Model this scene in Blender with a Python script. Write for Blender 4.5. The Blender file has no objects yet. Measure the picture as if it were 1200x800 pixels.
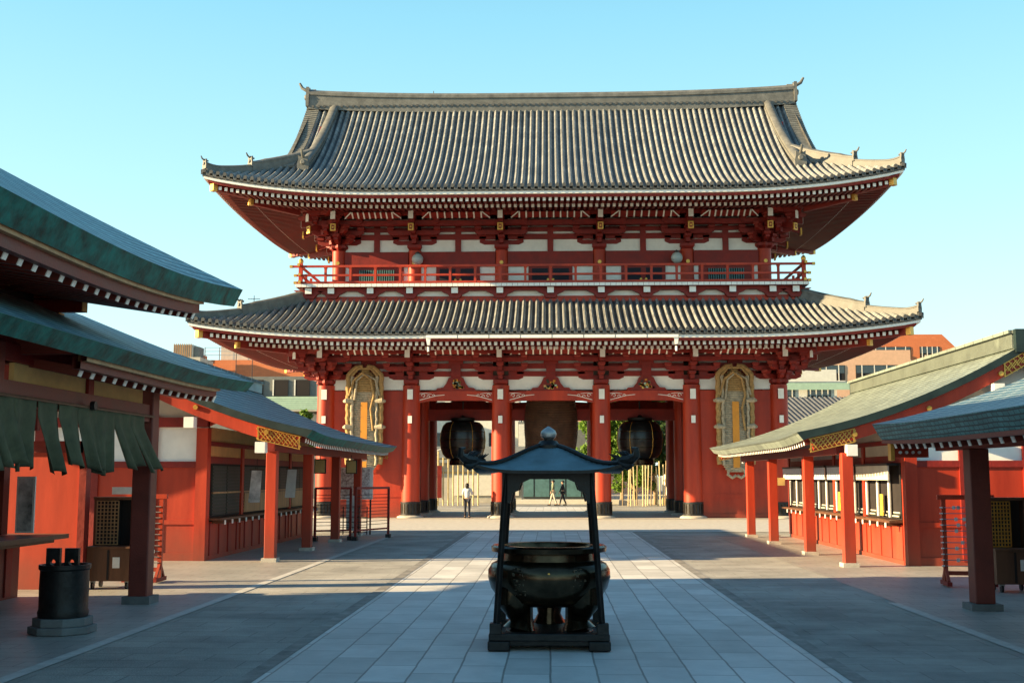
import bpy, math, random
from mathutils import Vector, Matrix
random.seed(7)
R = math.radians
sc = bpy.context.scene
col = sc.collection
PI = math.pi

# ------------------------------------------------------------------ materials
def mat(name, base, rough=.6, metal=0.0, var=.18, scale=3.0, bump=0.0, bscale=40.0, spec=.4, tint=None, coat=0.0, streak=False):
    m = bpy.data.materials.new(name); m.use_nodes = True
    nt = m.node_tree; N = nt.nodes; L = nt.links
    b = N['Principled BSDF']
    b.inputs['Roughness'].default_value = rough
    b.inputs['Metallic'].default_value = metal
    b.inputs['Specular IOR Level'].default_value = spec
    if coat: b.inputs['Coat Weight'].default_value = coat
    tc = N.new('ShaderNodeTexCoord'); mp = N.new('ShaderNodeMapping')
    L.new(tc.outputs['Object'], mp.inputs['Vector'])
    if streak: mp.inputs['Scale'].default_value = (1, 1, .15)
    n = N.new('ShaderNodeTexNoise'); n.inputs['Scale'].default_value = scale
    n.inputs['Detail'].default_value = 8; n.inputs['Roughness'].default_value = .65
    L.new(mp.outputs['Vector'], n.inputs['Vector'])
    r = N.new('ShaderNodeValToRGB')
    c = Vector(base)
    t = Vector(tint) if tint else c
    lo = c * (1 - var * 1.6); hi = t * (1 + var)
    r.color_ramp.elements[0].position = .3; r.color_ramp.elements[1].position = .72
    r.color_ramp.elements[0].color = (*lo, 1); r.color_ramp.elements[1].color = (*[min(1, q) for q in hi], 1)
    L.new(n.outputs['Fac'], r.inputs['Fac'])
    L.new(r.outputs['Color'], b.inputs['Base Color'])
    rr = N.new('ShaderNodeMapRange'); rr.inputs['To Min'].default_value = max(.05, rough - .12); rr.inputs['To Max'].default_value = min(1, rough + .15)
    L.new(n.outputs['Fac'], rr.inputs['Value']); L.new(rr.outputs['Result'], b.inputs['Roughness'])
    if bump:
        n2 = N.new('ShaderNodeTexNoise'); n2.inputs['Scale'].default_value = bscale; n2.inputs['Detail'].default_value = 6
        L.new(tc.outputs['Object'], n2.inputs['Vector'])
        bp = N.new('ShaderNodeBump'); bp.inputs['Strength'].default_value = bump; bp.inputs['Distance'].default_value = .02
        L.new(n2.outputs['Fac'], bp.inputs['Height']); L.new(bp.outputs['Normal'], b.inputs['Normal'])
    return m

M = {}
M['red'] = mat('vermilion_paint', (.39, .029, .009), .5, var=.22, scale=1.3, bump=.07, bscale=9, tint=(.46, .044, .014), streak=True)
def grime(m, z0=.9):
    nt = m.node_tree; N = nt.nodes; L = nt.links; b = N['Principled BSDF']; src = b.inputs['Base Color'].links[0].from_socket
    g = N.new('ShaderNodeNewGeometry'); sp = N.new('ShaderNodeSeparateXYZ'); L.new(g.outputs['Position'], sp.inputs[0])
    n = N.new('ShaderNodeTexNoise'); n.inputs['Scale'].default_value = 2.2; n.inputs['Detail'].default_value = 6; L.new(g.outputs['Position'], n.inputs['Vector'])
    a = N.new('ShaderNodeMath'); a.operation = 'MULTIPLY_ADD'; a.inputs[1].default_value = -1.1; L.new(n.outputs['Fac'], a.inputs[0]); L.new(sp.outputs['Z'], a.inputs[2])
    r = N.new('ShaderNodeMapRange'); r.inputs['From Min'].default_value = -.55; r.inputs['From Max'].default_value = z0 - .55; r.inputs['To Min'].default_value = .55; r.inputs['To Max'].default_value = 0
    L.new(a.outputs[0], r.inputs['Value'])
    mx = N.new('ShaderNodeMix'); mx.data_type = 'RGBA'; mx.inputs[7].default_value = (.13, .06, .04, 1)
    L.new(r.outputs['Result'], mx.inputs[0]); L.new(src, mx.inputs[6]); L.new(mx.outputs[2], b.inputs['Base Color'])
grime(M['red'])
M['redd'] = mat('shaded_red_paint', (.23, .016, .01), .55, var=.2, scale=2, bump=.3, bscale=14)  # vermilion with shade put into the colour, for brackets and beams
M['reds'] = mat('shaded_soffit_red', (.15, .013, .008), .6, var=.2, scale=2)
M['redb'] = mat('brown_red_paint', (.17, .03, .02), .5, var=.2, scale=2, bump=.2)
M['plaster'] = mat('white_plaster', (.84, .85, .8), .8, var=.07, scale=2, bump=.1)
M['white'] = mat('white_paint', (.86, .85, .8), .6, var=.06)
M['cream'] = mat('cream_panel', (.62, .42, .16), .7, var=.12)
M['gold'] = mat('gilt_metal', (.7, .4, .09), .4, metal=.7, var=.2, scale=10)
M['tile'] = mat('grey_roof_tile', (.31, .29, .25), .55, var=.22, scale=1.1, bump=.35, bscale=25, tint=(.37, .345, .295))
M['tilepan'] = mat('shaded_pan_tile', (.085, .083, .075), .6, var=.3, scale=1.4, bump=.35, bscale=25)
M['kerbs'] = mat('worn_kerb_stone', (.27, .255, .23), .75, var=.35, scale=2.5, bump=.3)
M['slate'] = mat('blue_slate_tile', (.09, .1, .115), .6, var=.2)
M['tiled'] = mat('dark_tile_edge', (.1, .1, .095), .6, var=.3, scale=4)
M['ridge'] = mat('ridge_tile', (.15, .152, .14), .6, var=.25, scale=3, bump=.3)
M['black'] = mat('black_lacquer', (.012, .013, .014), .3, var=.3, spec=.5)
M['iron'] = mat('dark_iron', (.03, .03, .032), .45, metal=.4, var=.3, bump=.2)
M['bronze'] = mat('dark_bronze', (.05, .036, .022), .2, metal=.85, var=.5, scale=4, bump=.12, bscale=8, tint=(.07, .05, .03))
M['bronzel'] = mat('worn_bronze', (.16, .13, .09), .35, metal=.7, var=.3)
M['bronzedark'] = mat('blackened_bronze', (.02, .02, .02), .42, metal=.5, var=.4, scale=6, bump=.25, bscale=20)
M['stone'] = mat('pale_stone', (.5, .46, .4), .75, var=.15, scale=4, bump=.3)
M['stoned'] = mat('dark_stone', (.14, .15, .15), .7, var=.2, scale=4, bump=.3)
M['wood'] = mat('brown_wood', (.13, .055, .028), .5, var=.3, scale=5, streak=True)
M['woodl'] = mat('pale_wood', (.42, .25, .12), .6, var=.25, scale=5, streak=True)
M['dark'] = mat('dark_interior', (.018, .014, .014), .8, var=.2)
M['shutter'] = mat('green_black_lattice', (.03, .04, .03), .55, var=.25)
M['cloth'] = mat('dark_green_cloth', (.085, .09, .05), .9, var=.25, scale=5, bump=.25, bscale=60)
M['paper'] = mat('white_paper', (.72, .72, .7), .8, var=.08, scale=8)
M['yellow'] = mat('yellow_print', (.75, .55, .06), .8, var=.3, scale=12)
M['orangeb'] = mat('orange_board', (.66, .27, .035), .7, var=.12)
M['bamboo'] = mat('bamboo_pole', (.55, .45, .24), .5, var=.2, scale=3)
M['bark'] = mat('tan_bark', (.3, .22, .13), .85, var=.3, scale=6, bump=.5)
M['glass'] = mat('window_glass', (.03, .045, .05), .08, var=.2, spec=.8)
M['cement'] = mat('cement_render', (.5, .47, .4), .85, var=.12, scale=2)
M['whitewall'] = mat('white_building_wall', (.72, .7, .62), .8, var=.08)
M['peach'] = mat('peach_render', (.68, .42, .27), .8, var=.08)
M['greenpanel'] = mat('pale_green_panel', (.4, .56, .42), .6, var=.08)
M['greywall'] = mat('grey_cladding', (.16, .17, .16), .7, var=.12)
M['metal'] = mat('grey_metal', (.35, .36, .36), .4, metal=.6, var=.1)
M['skin'] = mat('skin', (.5, .3, .2), .6, var=.05)
M['hair'] = mat('black_hair', (.012, .01, .01), .6, var=.1)
M['shirt'] = mat('pale_grey_shirt', (.5, .52, .55), .9, var=.08)
M['navy'] = mat('dark_navy_fabric', (.02, .022, .035), .9, var=.15)
M['olive'] = mat('olive_fabric', (.18, .2, .13), .9, var=.1)
M['globe'] = mat('frosted_globe', (.42, .5, .5), .35, var=.12)
M['teal'] = mat('blue_green_shutter', (.1, .22, .23), .6, var=.15)

def brickmat(name, c1, c2, mortar, w, h, mort=.01, rough=.6, bump=.4, rot=0, var=.1, coord='Object', offset=.5, nscale=2.0, darkpatch=.25, swap=None):
    m = bpy.data.materials.new(name); m.use_nodes = True
    nt = m.node_tree; N = nt.nodes; L = nt.links; b = N['Principled BSDF']
    tc = N.new('ShaderNodeTexCoord'); mp = N.new('ShaderNodeMapping')
    mp.inputs['Rotation'].default_value = swap if swap else (0, 0, rot)
    L.new(tc.outputs[coord], mp.inputs['Vector'])
    # a little wobble so joints are not ruler-straight
    wn = N.new('ShaderNodeTexNoise'); wn.inputs['Scale'].default_value = 1.5
    L.new(tc.outputs[coord], wn.inputs['Vector'])
    wm = N.new('ShaderNodeVectorMath'); wm.operation = 'MULTIPLY_ADD'
    wm.inputs[1].default_value = (.03, .03, 0)
    L.new(wn.outputs['Color'], wm.inputs[0]); L.new(mp.outputs['Vector'], wm.inputs[2])
    br = N.new('ShaderNodeTexBrick'); br.offset = offset
    br.inputs['Scale'].default_value = 1; br.inputs['Brick Width'].default_value = w; br.inputs['Row Height'].default_value = h
    br.inputs['Mortar Size'].default_value = mort; br.inputs['Mortar Smooth'].default_value = .3
    br.inputs['Color1'].default_value = (*c1, 1); br.inputs['Color2'].default_value = (*c2, 1); br.inputs['Mortar'].default_value = (*mortar, 1)
    br.inputs['Bias'].default_value = 0
    L.new(wm.outputs['Vector'], br.inputs['Vector'])
    n = N.new('ShaderNodeTexNoise'); n.inputs['Scale'].default_value = nscale; n.inputs['Detail'].default_value = 9; n.inputs['Roughness'].default_value = .7
    L.new(tc.outputs[coord], n.inputs['Vector'])
    mr = N.new('ShaderNodeMapRange'); mr.inputs['From Min'].default_value = .3; mr.inputs['From Max'].default_value = .7
    mr.inputs['To Min'].default_value = 1 - darkpatch; mr.inputs['To Max'].default_value = 1 + darkpatch * .6
    L.new(n.outputs['Fac'], mr.inputs['Value'])
    mx = N.new('ShaderNodeVectorMath'); mx.operation = 'SCALE'
    L.new(br.outputs['Color'], mx.inputs[0]); L.new(mr.outputs['Result'], mx.inputs['Scale'])
    L.new(mx.outputs['Vector'], b.inputs['Base Color'])
    b.inputs['Roughness'].default_value = rough
    n3 = N.new('ShaderNodeTexNoise'); n3.inputs['Scale'].default_value = 45; n3.inputs['Detail'].default_value = 5
    L.new(tc.outputs[coord], n3.inputs['Vector'])
    sub = N.new('ShaderNodeMath'); sub.operation = 'MULTIPLY_ADD'; sub.inputs[1].default_value = -1.0
    L.new(br.outputs['Fac'], sub.inputs[0]); L.new(n3.outputs['Fac'], sub.inputs[2])
    bp = N.new('ShaderNodeBump'); bp.inputs['Strength'].default_value = bump; bp.inputs['Distance'].default_value = .01
    L.new(sub.outputs['Value'], bp.inputs['Height']); L.new(bp.outputs['Normal'], b.inputs['Normal'])
    return m

M['tile'] = brickmat('grey_roof_tile', (.165, .176, .176), (.26, .272, .265), (.085, .09, .09), .3, .34, .02, offset=0, nscale=.9, darkpatch=.3, rough=.5, bump=.5)
M['tilepan'] = brickmat('shaded_pan_tile', (.055, .056, .056), (.085, .086, .083), (.03, .03, .03), .3, .34, .03, offset=0, nscale=.9, darkpatch=.3, rough=.55, bump=.5)  # weathered pan tiles, with the valley shade between ribs put into the colour
M['slab'] = brickmat('granite_slabs', (.5, .49, .46), (.68, .665, .63), (.27, .26, .24), .95, .45, .012, rot=PI / 2, rough=.55, nscale=1.3, darkpatch=.2)
M['paver'] = brickmat('worn_asphalt_paving', (.31, .30, .27), (.37, .355, .32), (.24, .23, .21), .9, .45, .008, rough=.8, nscale=.45, darkpatch=.5, bump=1.0)
M['apron'] = brickmat('smooth_grey_paving', (.31, .3, .28), (.35, .338, .31), (.12, .12, .11), .6, .3, .006, rough=.5, nscale=.8, darkpatch=.25)
M['strip'] = mat('pale_paving_strip', (.5, .49, .46), .7, var=.15, scale=5, bump=.2)
M['far'] = mat('far_ground', (.3, .28, .24), .8, var=.2, scale=.3)
M['orangewall'] = brickmat('orange_tile_cladding', (.60, .17, .055), (.65, .19, .065), (.5, .15, .06), .5, .25, .01, swap=(PI / 2, 0, 0), nscale=.5, darkpatch=.12, bump=.1)

def copper(name, base, line, w=.55, h=.2, axis=(0, 0, PI / 2)):
    m = brickmat(name, base, tuple(q * 1.35 for q in base), line, w, h, h * .16, rough=.45, bump=1.0, nscale=1.2, darkpatch=.3, rot=PI / 2)
    return m
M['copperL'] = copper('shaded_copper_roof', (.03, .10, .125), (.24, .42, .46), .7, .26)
M['copperR'] = copper('sunlit_copper_roof', (.19, .225, .19), (.11, .13, .11), .6, .16)  # lit copy of the shaded copper; the sunlight is in the colour
M['fascia'] = mat('green_copper_fascia', (.004, .05, .048), .5, var=.45, scale=3.5, bump=.5, bscale=9, tint=(.012, .14, .125), spec=.12)
M['fasciad'] = mat('shaded_copper_verge', (.014, .03, .03), .5, var=.3)  # copper verge, with shade on the edge turned from the sun painted in
M['straw'] = mat('rice_straw', (.42, .36, .26), .85, var=.3, scale=9, bump=.6, bscale=30)
M['strawd'] = mat('old_rice_straw', (.4, .25, .1), .85, var=.3, scale=9, bump=.6, bscale=30)
M['burnroof'] = mat('blue_patina_bronze', (.14, .24, .27), .42, metal=.25, var=.35, scale=4, tint=(.1, .17, .2), bump=.3, bscale=12)
M['pink'] = mat('pink_blossom_print', (.75, .45, .5), .8, var=.5, scale=14, tint=(.9, .75, .75))
M['photo'] = mat('landscape_print', (.35, .42, .5), .7, var=.55, scale=2.2, tint=(.8, .76, .66))

def leafmat(name, c):
    m = bpy.data.materials.new(name); m.use_nodes = True
    nt = m.node_tree; N = nt.nodes; L = nt.links; b = N['Principled BSDF']
    g = N.new('ShaderNodeNewGeometry'); r = N.new('ShaderNodeValToRGB')
    r.color_ramp.elements[0].color = (c[0] * .5, c[1] * .55, c[2] * .5, 1); r.color_ramp.elements[1].color = (c[0] * 1.6, c[1] * 1.4, c[2] * 1.2, 1)
    L.new(g.outputs['Random Per Island'], r.inputs['Fac']); L.new(r.outputs['Color'], b.inputs['Base Color'])
    b.inputs['Roughness'].default_value = .55
    b.inputs['Transmission Weight'].default_value = 0
    tr = N.new('ShaderNodeBsdfTranslucent'); L.new(r.outputs['Color'], tr.inputs['Color'])
    mx = N.new('ShaderNodeMixShader'); mx.inputs[0].default_value = .35
    L.new(b.outputs[0], mx.inputs[1]); L.new(tr.outputs[0], mx.inputs[2]); L.new(mx.outputs[0], N['Material Output'].inputs[0])
    return m
M['leaf'] = leafmat('bright_leaves', (.12, .24, .03))
M['leafd'] = leafmat('deep_green_leaves', (.045, .1, .025))

# ------------------------------------------------------------------ mesh builder
class MB:
    def __init__(s): s.v = []; s.f = []; s.m = []; s.mats = []; s.smooth = False
    def mi(s, k):
        if k not in s.mats: s.mats.append(k)
        return s.mats.index(k)
    def add(s, vs, fs, k):
        n = len(s.v); s.v += [tuple(q) for q in vs]; i = s.mi(k)
        for f in fs: s.f.append(tuple(n + a for a in f)); s.m.append(i)
    def grid2(s, rows, ks):
        n = len(rows[0]); o = len(s.v); s.v += [tuple(p) for r in rows for p in r]; ii = [s.mi(k) for k in ks]
        for i in range(len(rows) - 1):
            for j in range(n - 1): s.f.append((o + i * n + j, o + i * n + j + 1, o + (i + 1) * n + j + 1, o + (i + 1) * n + j)); s.m.append(ii[j])
    def box(s, x0, x1, y0, y1, z0, z1, k, rz=0, c=None):
        vs = [(x, y, z) for z in (z0, z1) for y in (y0, y1) for x in (x0, x1)]
        if rz:
            cx, cy = c if c else ((x0 + x1) / 2, (y0 + y1) / 2)
            ca, sa = math.cos(rz), math.sin(rz)
            vs = [(cx + (x - cx) * ca - (y - cy) * sa, cy + (x - cx) * sa + (y - cy) * ca, z) for x, y, z in vs]
        s.add(vs, BF, k)
    def cbox(s, cx, cy, cz, sx, sy, sz, k, rz=0): s.box(cx - sx / 2, cx + sx / 2, cy - sy / 2, cy + sy / 2, cz - sz / 2, cz + sz / 2, k, rz)
    def taper(s, cx, cy, z0, z1, a0, b0, a1, b1, k):
        s.add([(cx - a0, cy - b0, z0), (cx + a0, cy - b0, z0), (cx - a0, cy + b0, z0), (cx + a0, cy + b0, z0),
               (cx - a1, cy - b1, z1), (cx + a1, cy - b1, z1), (cx - a1, cy + b1, z1), (cx + a1, cy + b1, z1)], BF, k)
    def beam(s, p, q, w, h, k, up=(0, 0, 1)):
        p = Vector(p); q = Vector(q); d = (q - p).normalized(); u = Vector(up); r = d.cross(u)
        if r.length < 1e-5: r = d.cross(Vector((0, 1, 0)))
        r.normalize(); u = r.cross(d)
        vs = []
        for z in (-h / 2, h / 2):
            for e in (p, q):
                for x in (-w / 2, w / 2): vs.append(e + r * x + u * z)
        s.add(vs, BF, k)
    def tube(s, pts, rad, k, n=8, cap=True):
        pts = [Vector(p) for p in pts]; rs = rad if isinstance(rad, (list, tuple)) else [rad] * len(pts)
        vs = []; fs = []; a = None
        for i, p in enumerate(pts):
            d = (pts[min(i + 1, len(pts) - 1)] - pts[max(i - 1, 0)]).normalized()
            if a is None:
                a = d.cross(Vector((0, 0, 1)));
                if a.length < 1e-3: a = d.cross(Vector((0, 1, 0)))
                a.normalize()
            else:
                a = (a - d * a.dot(d)).normalized()
            b = d.cross(a)
            for j in range(n):
                t = 2 * PI * j / n; vs.append(p + (a * math.cos(t) + b * math.sin(t)) * rs[i])
        for i in range(len(pts) - 1):
            for j in range(n):
                fs.append((i * n + j, i * n + (j + 1) % n, (i + 1) * n + (j + 1) % n, (i + 1) * n + j))
        if cap: fs.append(tuple(range(n))[::-1]); fs.append(tuple((len(pts) - 1) * n + j for j in range(n)))
        s.add(vs, fs, k)
    def cyl(s, x, y, z0, z1, r, k, n=20, r1=None): s.tube([(x, y, z0), (x, y, z1)], [r, r if r1 is None else r1], k, n)
    def lathe(s, x, y, prof, k, n=32, close=True):
        vs = []; fs = []
        for r, z in prof:
            for j in range(n):
                t = 2 * PI * j / n; vs.append((x + r * math.cos(t), y + r * math.sin(t), z))
        for i in range(len(prof) - 1):
            for j in range(n): fs.append((i * n + j, i * n + (j + 1) % n, (i + 1) * n + (j + 1) % n, (i + 1) * n + j))
        if close: fs.append(tuple(range(n))[::-1]); fs.append(tuple((len(prof) - 1) * n + j for j in range(n)))
        s.add(vs, fs, k)
    def prism(s, poly, y0, y1, k, plane='xz'):
        n = len(poly)
        f = {'xz': lambda a, b, t: (a, t, b), 'yz': lambda a, b, t: (t, a, b), 'xy': lambda a, b, t: (a, b, t)}[plane]
        vs = [f(a, b, y0) for a, b in poly] + [f(a, b, y1) for a, b in poly]
        fs = [tuple(range(n)), tuple(range(n, 2 * n))[::-1]] + [(i, (i + 1) % n, n + (i + 1) % n, n + i) for i in range(n)]
        s.add(vs, fs, k)
    def grid(s, rows, k):
        n = len(rows[0]); vs = [p for r in rows for p in r]
        fs = [(i * n + j, i * n + j + 1, (i + 1) * n + j + 1, (i + 1) * n + j) for i in range(len(rows) - 1) for j in range(n - 1)]
        s.add(vs, fs, k)
    def build(s, name, parent=None, smooth=False, bevel=0, loc=None, recalc=True):
        me = bpy.data.meshes.new(name)
        off = Vector(loc) if loc is not None else Vector((0, 0, 0))
        me.from_pydata([Vector(p) - off for p in s.v], [], s.f)
        for k in s.mats: me.materials.append(M[k] if isinstance(k, str) else k)
        me.polygons.foreach_set('material_index', s.m)
        me.update()
        if recalc:
            import bmesh
            bm = bmesh.new(); bm.from_mesh(me); bmesh.ops.recalc_face_normals(bm, faces=bm.faces); bm.to_mesh(me); bm.free()
        o = bpy.data.objects.new(name, me); col.objects.link(o); o.location = off
        if smooth:
            me.polygons.foreach_set('use_smooth', [True] * len(me.polygons))
            me.set_sharp_from_angle(angle=R(38))
        if bevel:
            b = o.modifiers.new('bevel', 'BEVEL'); b.width = bevel; b.segments = 2; b.limit_method = 'ANGLE'
        if parent is not None:
            o.parent = parent
            if off.length == 0: o.matrix_parent_inverse = WINV(parent)
            else:
                o.matrix_parent_inverse = WINV(parent)
        return o
BF = [(0, 2, 3, 1), (4, 5, 7, 6), (0, 1, 5, 4), (2, 6, 7, 3), (0, 4, 6, 2), (1, 3, 7, 5)]
def WM(o):
    m = Matrix.LocRotScale(o.location, o.rotation_euler, o.scale)
    if o.parent: m = WM(o.parent) @ o.matrix_parent_inverse @ m
    return m
def WINV(o): return WM(o).inverted()
def tag(o, label=None, cat=None, group=None, kind=None):
    if label: o['label'] = label
    if cat: o['category'] = cat
    if group: o['group'] = group
    if kind: o['kind'] = kind
    return o
def empty(name, loc, label, cat, group=None, rz=0):
    o = bpy.data.objects.new(name, None); col.objects.link(o); o.location = loc; o.rotation_euler = (0, 0, rz)
    o.empty_display_size = .2
    return tag(o, label, cat, group)
def kids(o): return [c for c in bpy.data.objects if c.parent == o]
def copy_tree(o, parent=None):
    c = o.copy(); col.objects.link(c)
    if parent is not None: c.parent = parent
    for ch in kids(o): copy_tree(ch, c)
    return c
def dup(o, loc, rz=None, label=None, scale=None):
    c = copy_tree(o); c.location = loc
    if rz is not None: c.rotation_euler = (0, 0, rz)
    if label: c['label'] = label
    if scale: c.scale = scale
    return c

# ------------------------------------------------------------------ ground
def sheet(name, x0, x1, y0, y1, z, k, nx=1, ny=1):
    m = MB(); m.grid([[(x0 + (x1 - x0) * i / nx, y0 + (y1 - y0) * j / ny, z) for i in range(nx + 1)] for j in range(ny + 1)], k)
    return tag(m.build(name, recalc=False), kind='structure')
sheet('ground', -3000, 3000, -200, 6000, 0, 'far')
sheet('courtyard_paving', -30, 30, -5, 74, .004, 'paver')
sheet('path', -2.78, 2.78, -5, 73, .008, 'slab')
sheet('left_apron_paving', -12, -5.22, -5, 37.0, .008, 'apron')
sheet('right_apron_paving', 5.22, 12, -5, 37.0, .008, 'apron')
sheet('left_paving_strip', -5.22, -5.06, -5, 37.5, .012, 'strip')
sheet('right_paving_strip', 5.06, 5.22, -5, 17.9, .012, 'strip')
for nm, a, b in (('left_path_kerb', -2.95, -2.78), ('right_path_kerb', 2.78, 2.95)):
    sheet(nm, a, b, -5, 52, .012, 'kerbs')
sheet('gate_forecourt', -14, 14, 40.2, 52.2, .016, 'strip')
sheet('gate_floor', -11.2, 11.2, 52.4, 62.6, .02, 'stone')

# ------------------------------------------------------------------ THE GATE
YC = 57.5
gate = empty('temple_gate', (0, YC, 0), 'huge two storey red temple gate with grey tiled roofs across the courtyard', 'temple gate')
CX = [-10.5, -6.5, -2.33, 2.33, 6.5, 10.5]
CY = [53.5, 57.5, 61.5]

def roof_sides(A, B):
    return [(A, B, lambda u, d, A=A, B=B: (u, YC - B + d)), (A, B, lambda u, d, A=A, B=B: (-u, YC + B - d)),
            (B, A, lambda u, d, A=A, B=B: (-A + d, YC - u)), (B, A, lambda u, d, A=A, B=B: (A - d, YC + u))]
def lift(s, L, S0=8.6, e=2.3):
    t = max(0, 1 - max(s, 0) / S0); return L * t ** e

def lift_side(s, L): return .55 * L + .45 * lift(s, L)
def tiled_side(mb, half, f, z0, L, hfun, dmax_fun, pitch=.305, rows=14, lf=lift):
    n = int(round(2 * half / pitch)); p = 2 * half / n
    prof = [(0, 0), (.2, .012), (.27, .06), (.36, .105), (.5, .125), (.64, .105), (.73, .06), (.8, .012)]
    us = []; hs = []
    for i in range(n):
        for a, h in prof: us.append(-half + (i + a) * p); hs.append(h)
    us.append(half); hs.append(0)
    cols = []
    for u, h in zip(us, hs):
        s = half - abs(u); D = dmax_fun(u)
        c = []
        for j in range(rows + 1):
            d = D * j / rows; x, y = f(u, d)
            c.append((x, y, z0 + lf(s, L) * max(0, 1 - d / 6.0) + hfun(d) + h))
        cols.append(c)
    rowsl = [[c[j] for c in cols] for j in range(rows + 1)]
    # thickness lip at the eave
    lip = [(x, y, z - (.16 if h < .03 else .1)) for (x, y, z), h in zip(rowsl[0], hs)]
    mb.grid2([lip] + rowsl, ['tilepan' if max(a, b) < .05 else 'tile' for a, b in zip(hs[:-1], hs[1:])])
    # round end tiles
    for i in range(n):
        u = -half + (i + .5) * p; s = half - abs(u); x0, y0 = f(u, -.03); x1, y1 = f(u, .12); z = z0 + lf(s, L) + .045
        mb.tube([(x0, y0, z), (x1, y1, z)], .085, 'tiled', 8)

def eave_strip(mb, half, f, zf, d0, d1, za, zb, k, S=44):
    rows = [[], [], [], []]
    for i in range(S + 1):
        u = -(half) + 2 * half * i / S; s = half - abs(u)
        dd0 = min(d0, d0); uu = max(-(half - d0), min(half - d0, u))
        for r, (d, z) in enumerate(((d0, za), (d0, zb), (d1, zb), (d1, za))):
            um = max(-(half - d), min(half - d, u)); x, y = f(um, d); rows[r].append((x, y, zf(s) + z))
    mb.grid(rows + [rows[0]], k)

def rafters(mb, half, f, zf, d0, d1, ze, slope, w, h, pitch, k):
    n = int((2 * half - 1.0) / pitch)
    for i in range(n):
        u = -(n - 1) / 2 * pitch + i * pitch; s = half - abs(u)
        D1 = min(d1, s - .15)
        if D1 <= d0 + .1: continue
        def zz(d): return ze + zf(s) * max(0, 1 - d / 6.0) + slope * (d - d0)
        P = []
        for d in (d0, D1):
            for du in (-w / 2, w / 2):
                x, y = f(u + du, d)
                P.append((x, y, zz(d) - h)); P.append((x, y, zz(d)))
        mb.add([P[0], P[2], P[4], P[6], P[1], P[3], P[5], P[7]], BF, k)
        W = []
        for d in (d0 - .012, d0 - .001):
            for du in (-w / 2 - .003, w / 2 + .003):
                x, y = f(u + du, d); W.append((x, y, zz(d0) - h - .003)); W.append((x, y, zz(d0) + .003))
        mb.add([W[0], W[2], W[4], W[6], W[1], W[3], W[5], W[7]], BF, 'white')

def soffit(mb, half, f, zf, d0, d1, ze, slope, k, S=30, rows=4):
    g = []
    for j in range(rows + 1):
        d = d0 + (d1 - d0) * j / rows; r = []
        for i in range(S + 1):
            u = (half - d) * (-1 + 2 * i / S); x, y = f(u, d)
            r.append((x, y, ze + zf(half - abs(u)) * max(0, 1 - d / 6.0) + slope * (d - d0) + .004))
        g.append(r)
    mb.grid(g, k)

def sweep(mb, pts, w, hs, k, capk='ridge', layers=True):
    """rectangular ridge swept along pts (bottom centre), hs heights"""
    n = len(pts); A = []
    for i in range(n):
        p = Vector(pts[i]); d = Vector(pts[min(i + 1, n - 1)]) - Vector(pts[max(i - 1, 0)]); d.z = 0; d.normalize()
        r = Vector((d.y, -d.x, 0)); h = hs[i] if isinstance(hs, list) else hs
        prof = [(-w / 2, -.25), (-w / 2, h * .3), (-w * .42, h * .3), (-w * .42, h * .62), (-w * .5, h * .62), (-w * .5, h * .8), (-w * .28, h * .97), (0, h * 1.03),
                (w * .28, h * .97), (w * .5, h * .8), (w * .5, h * .62), (w * .42, h * .62), (w * .42, h * .3), (w / 2, h * .3), (w / 2, -.25)]
        A.append([tuple(p + r * a + Vector((0, 0, b))) for a, b in prof])
    mb.grid(A, k); m = len(A[0])
    mb.add(A[0], [tuple(range(m))], k); mb.add(A[-1], [tuple(range(m))[::-1]], k)

def ogre(mb, p, d, s=1.0, k='ridge'):
    """ridge end ornament facing direction d"""
    d = Vector((d[0], d[1], 0)).normalized(); r = Vector((-d.y, d.x, 0)); p = Vector(p)
    pol = [(-.36, -.3), (-.40, .1), (-.30, .42), (-.34, .72), (-.16, .62), (0, .78), (.16, .62), (.34, .72), (.30, .42), (.40, .1), (.36, -.3)]
    a = [p + r * x * s + Vector((0, 0, z * s)) for x, z in pol]; b = [q + d * .16 * s for q in a]; n = len(pol)
    mb.add(a + b, [tuple(range(n)), tuple(range(n, 2 * n))[::-1]] + [(i, (i + 1) % n, n + (i + 1) % n, n + i) for i in range(n)], k)
    # boss and toribusuma (rising rod)
    c = p + d * .2 * s + Vector((0, 0, .25 * s))
    mb.tube([c - d * .06 * s, c + d * .08 * s], [.2 * s, .13 * s], k, 10)
    t = p + Vector((0, 0, .6 * s))
    mb.tube([t - d * .3 * s, t + d * .15 * s, t + d * .42 * s + Vector((0, 0, .16 * s)), t + d * .56 * s + Vector((0, 0, .42 * s))], [.09 * s, .09 * s, .085 * s, .06 * s], k, 8)

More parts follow.
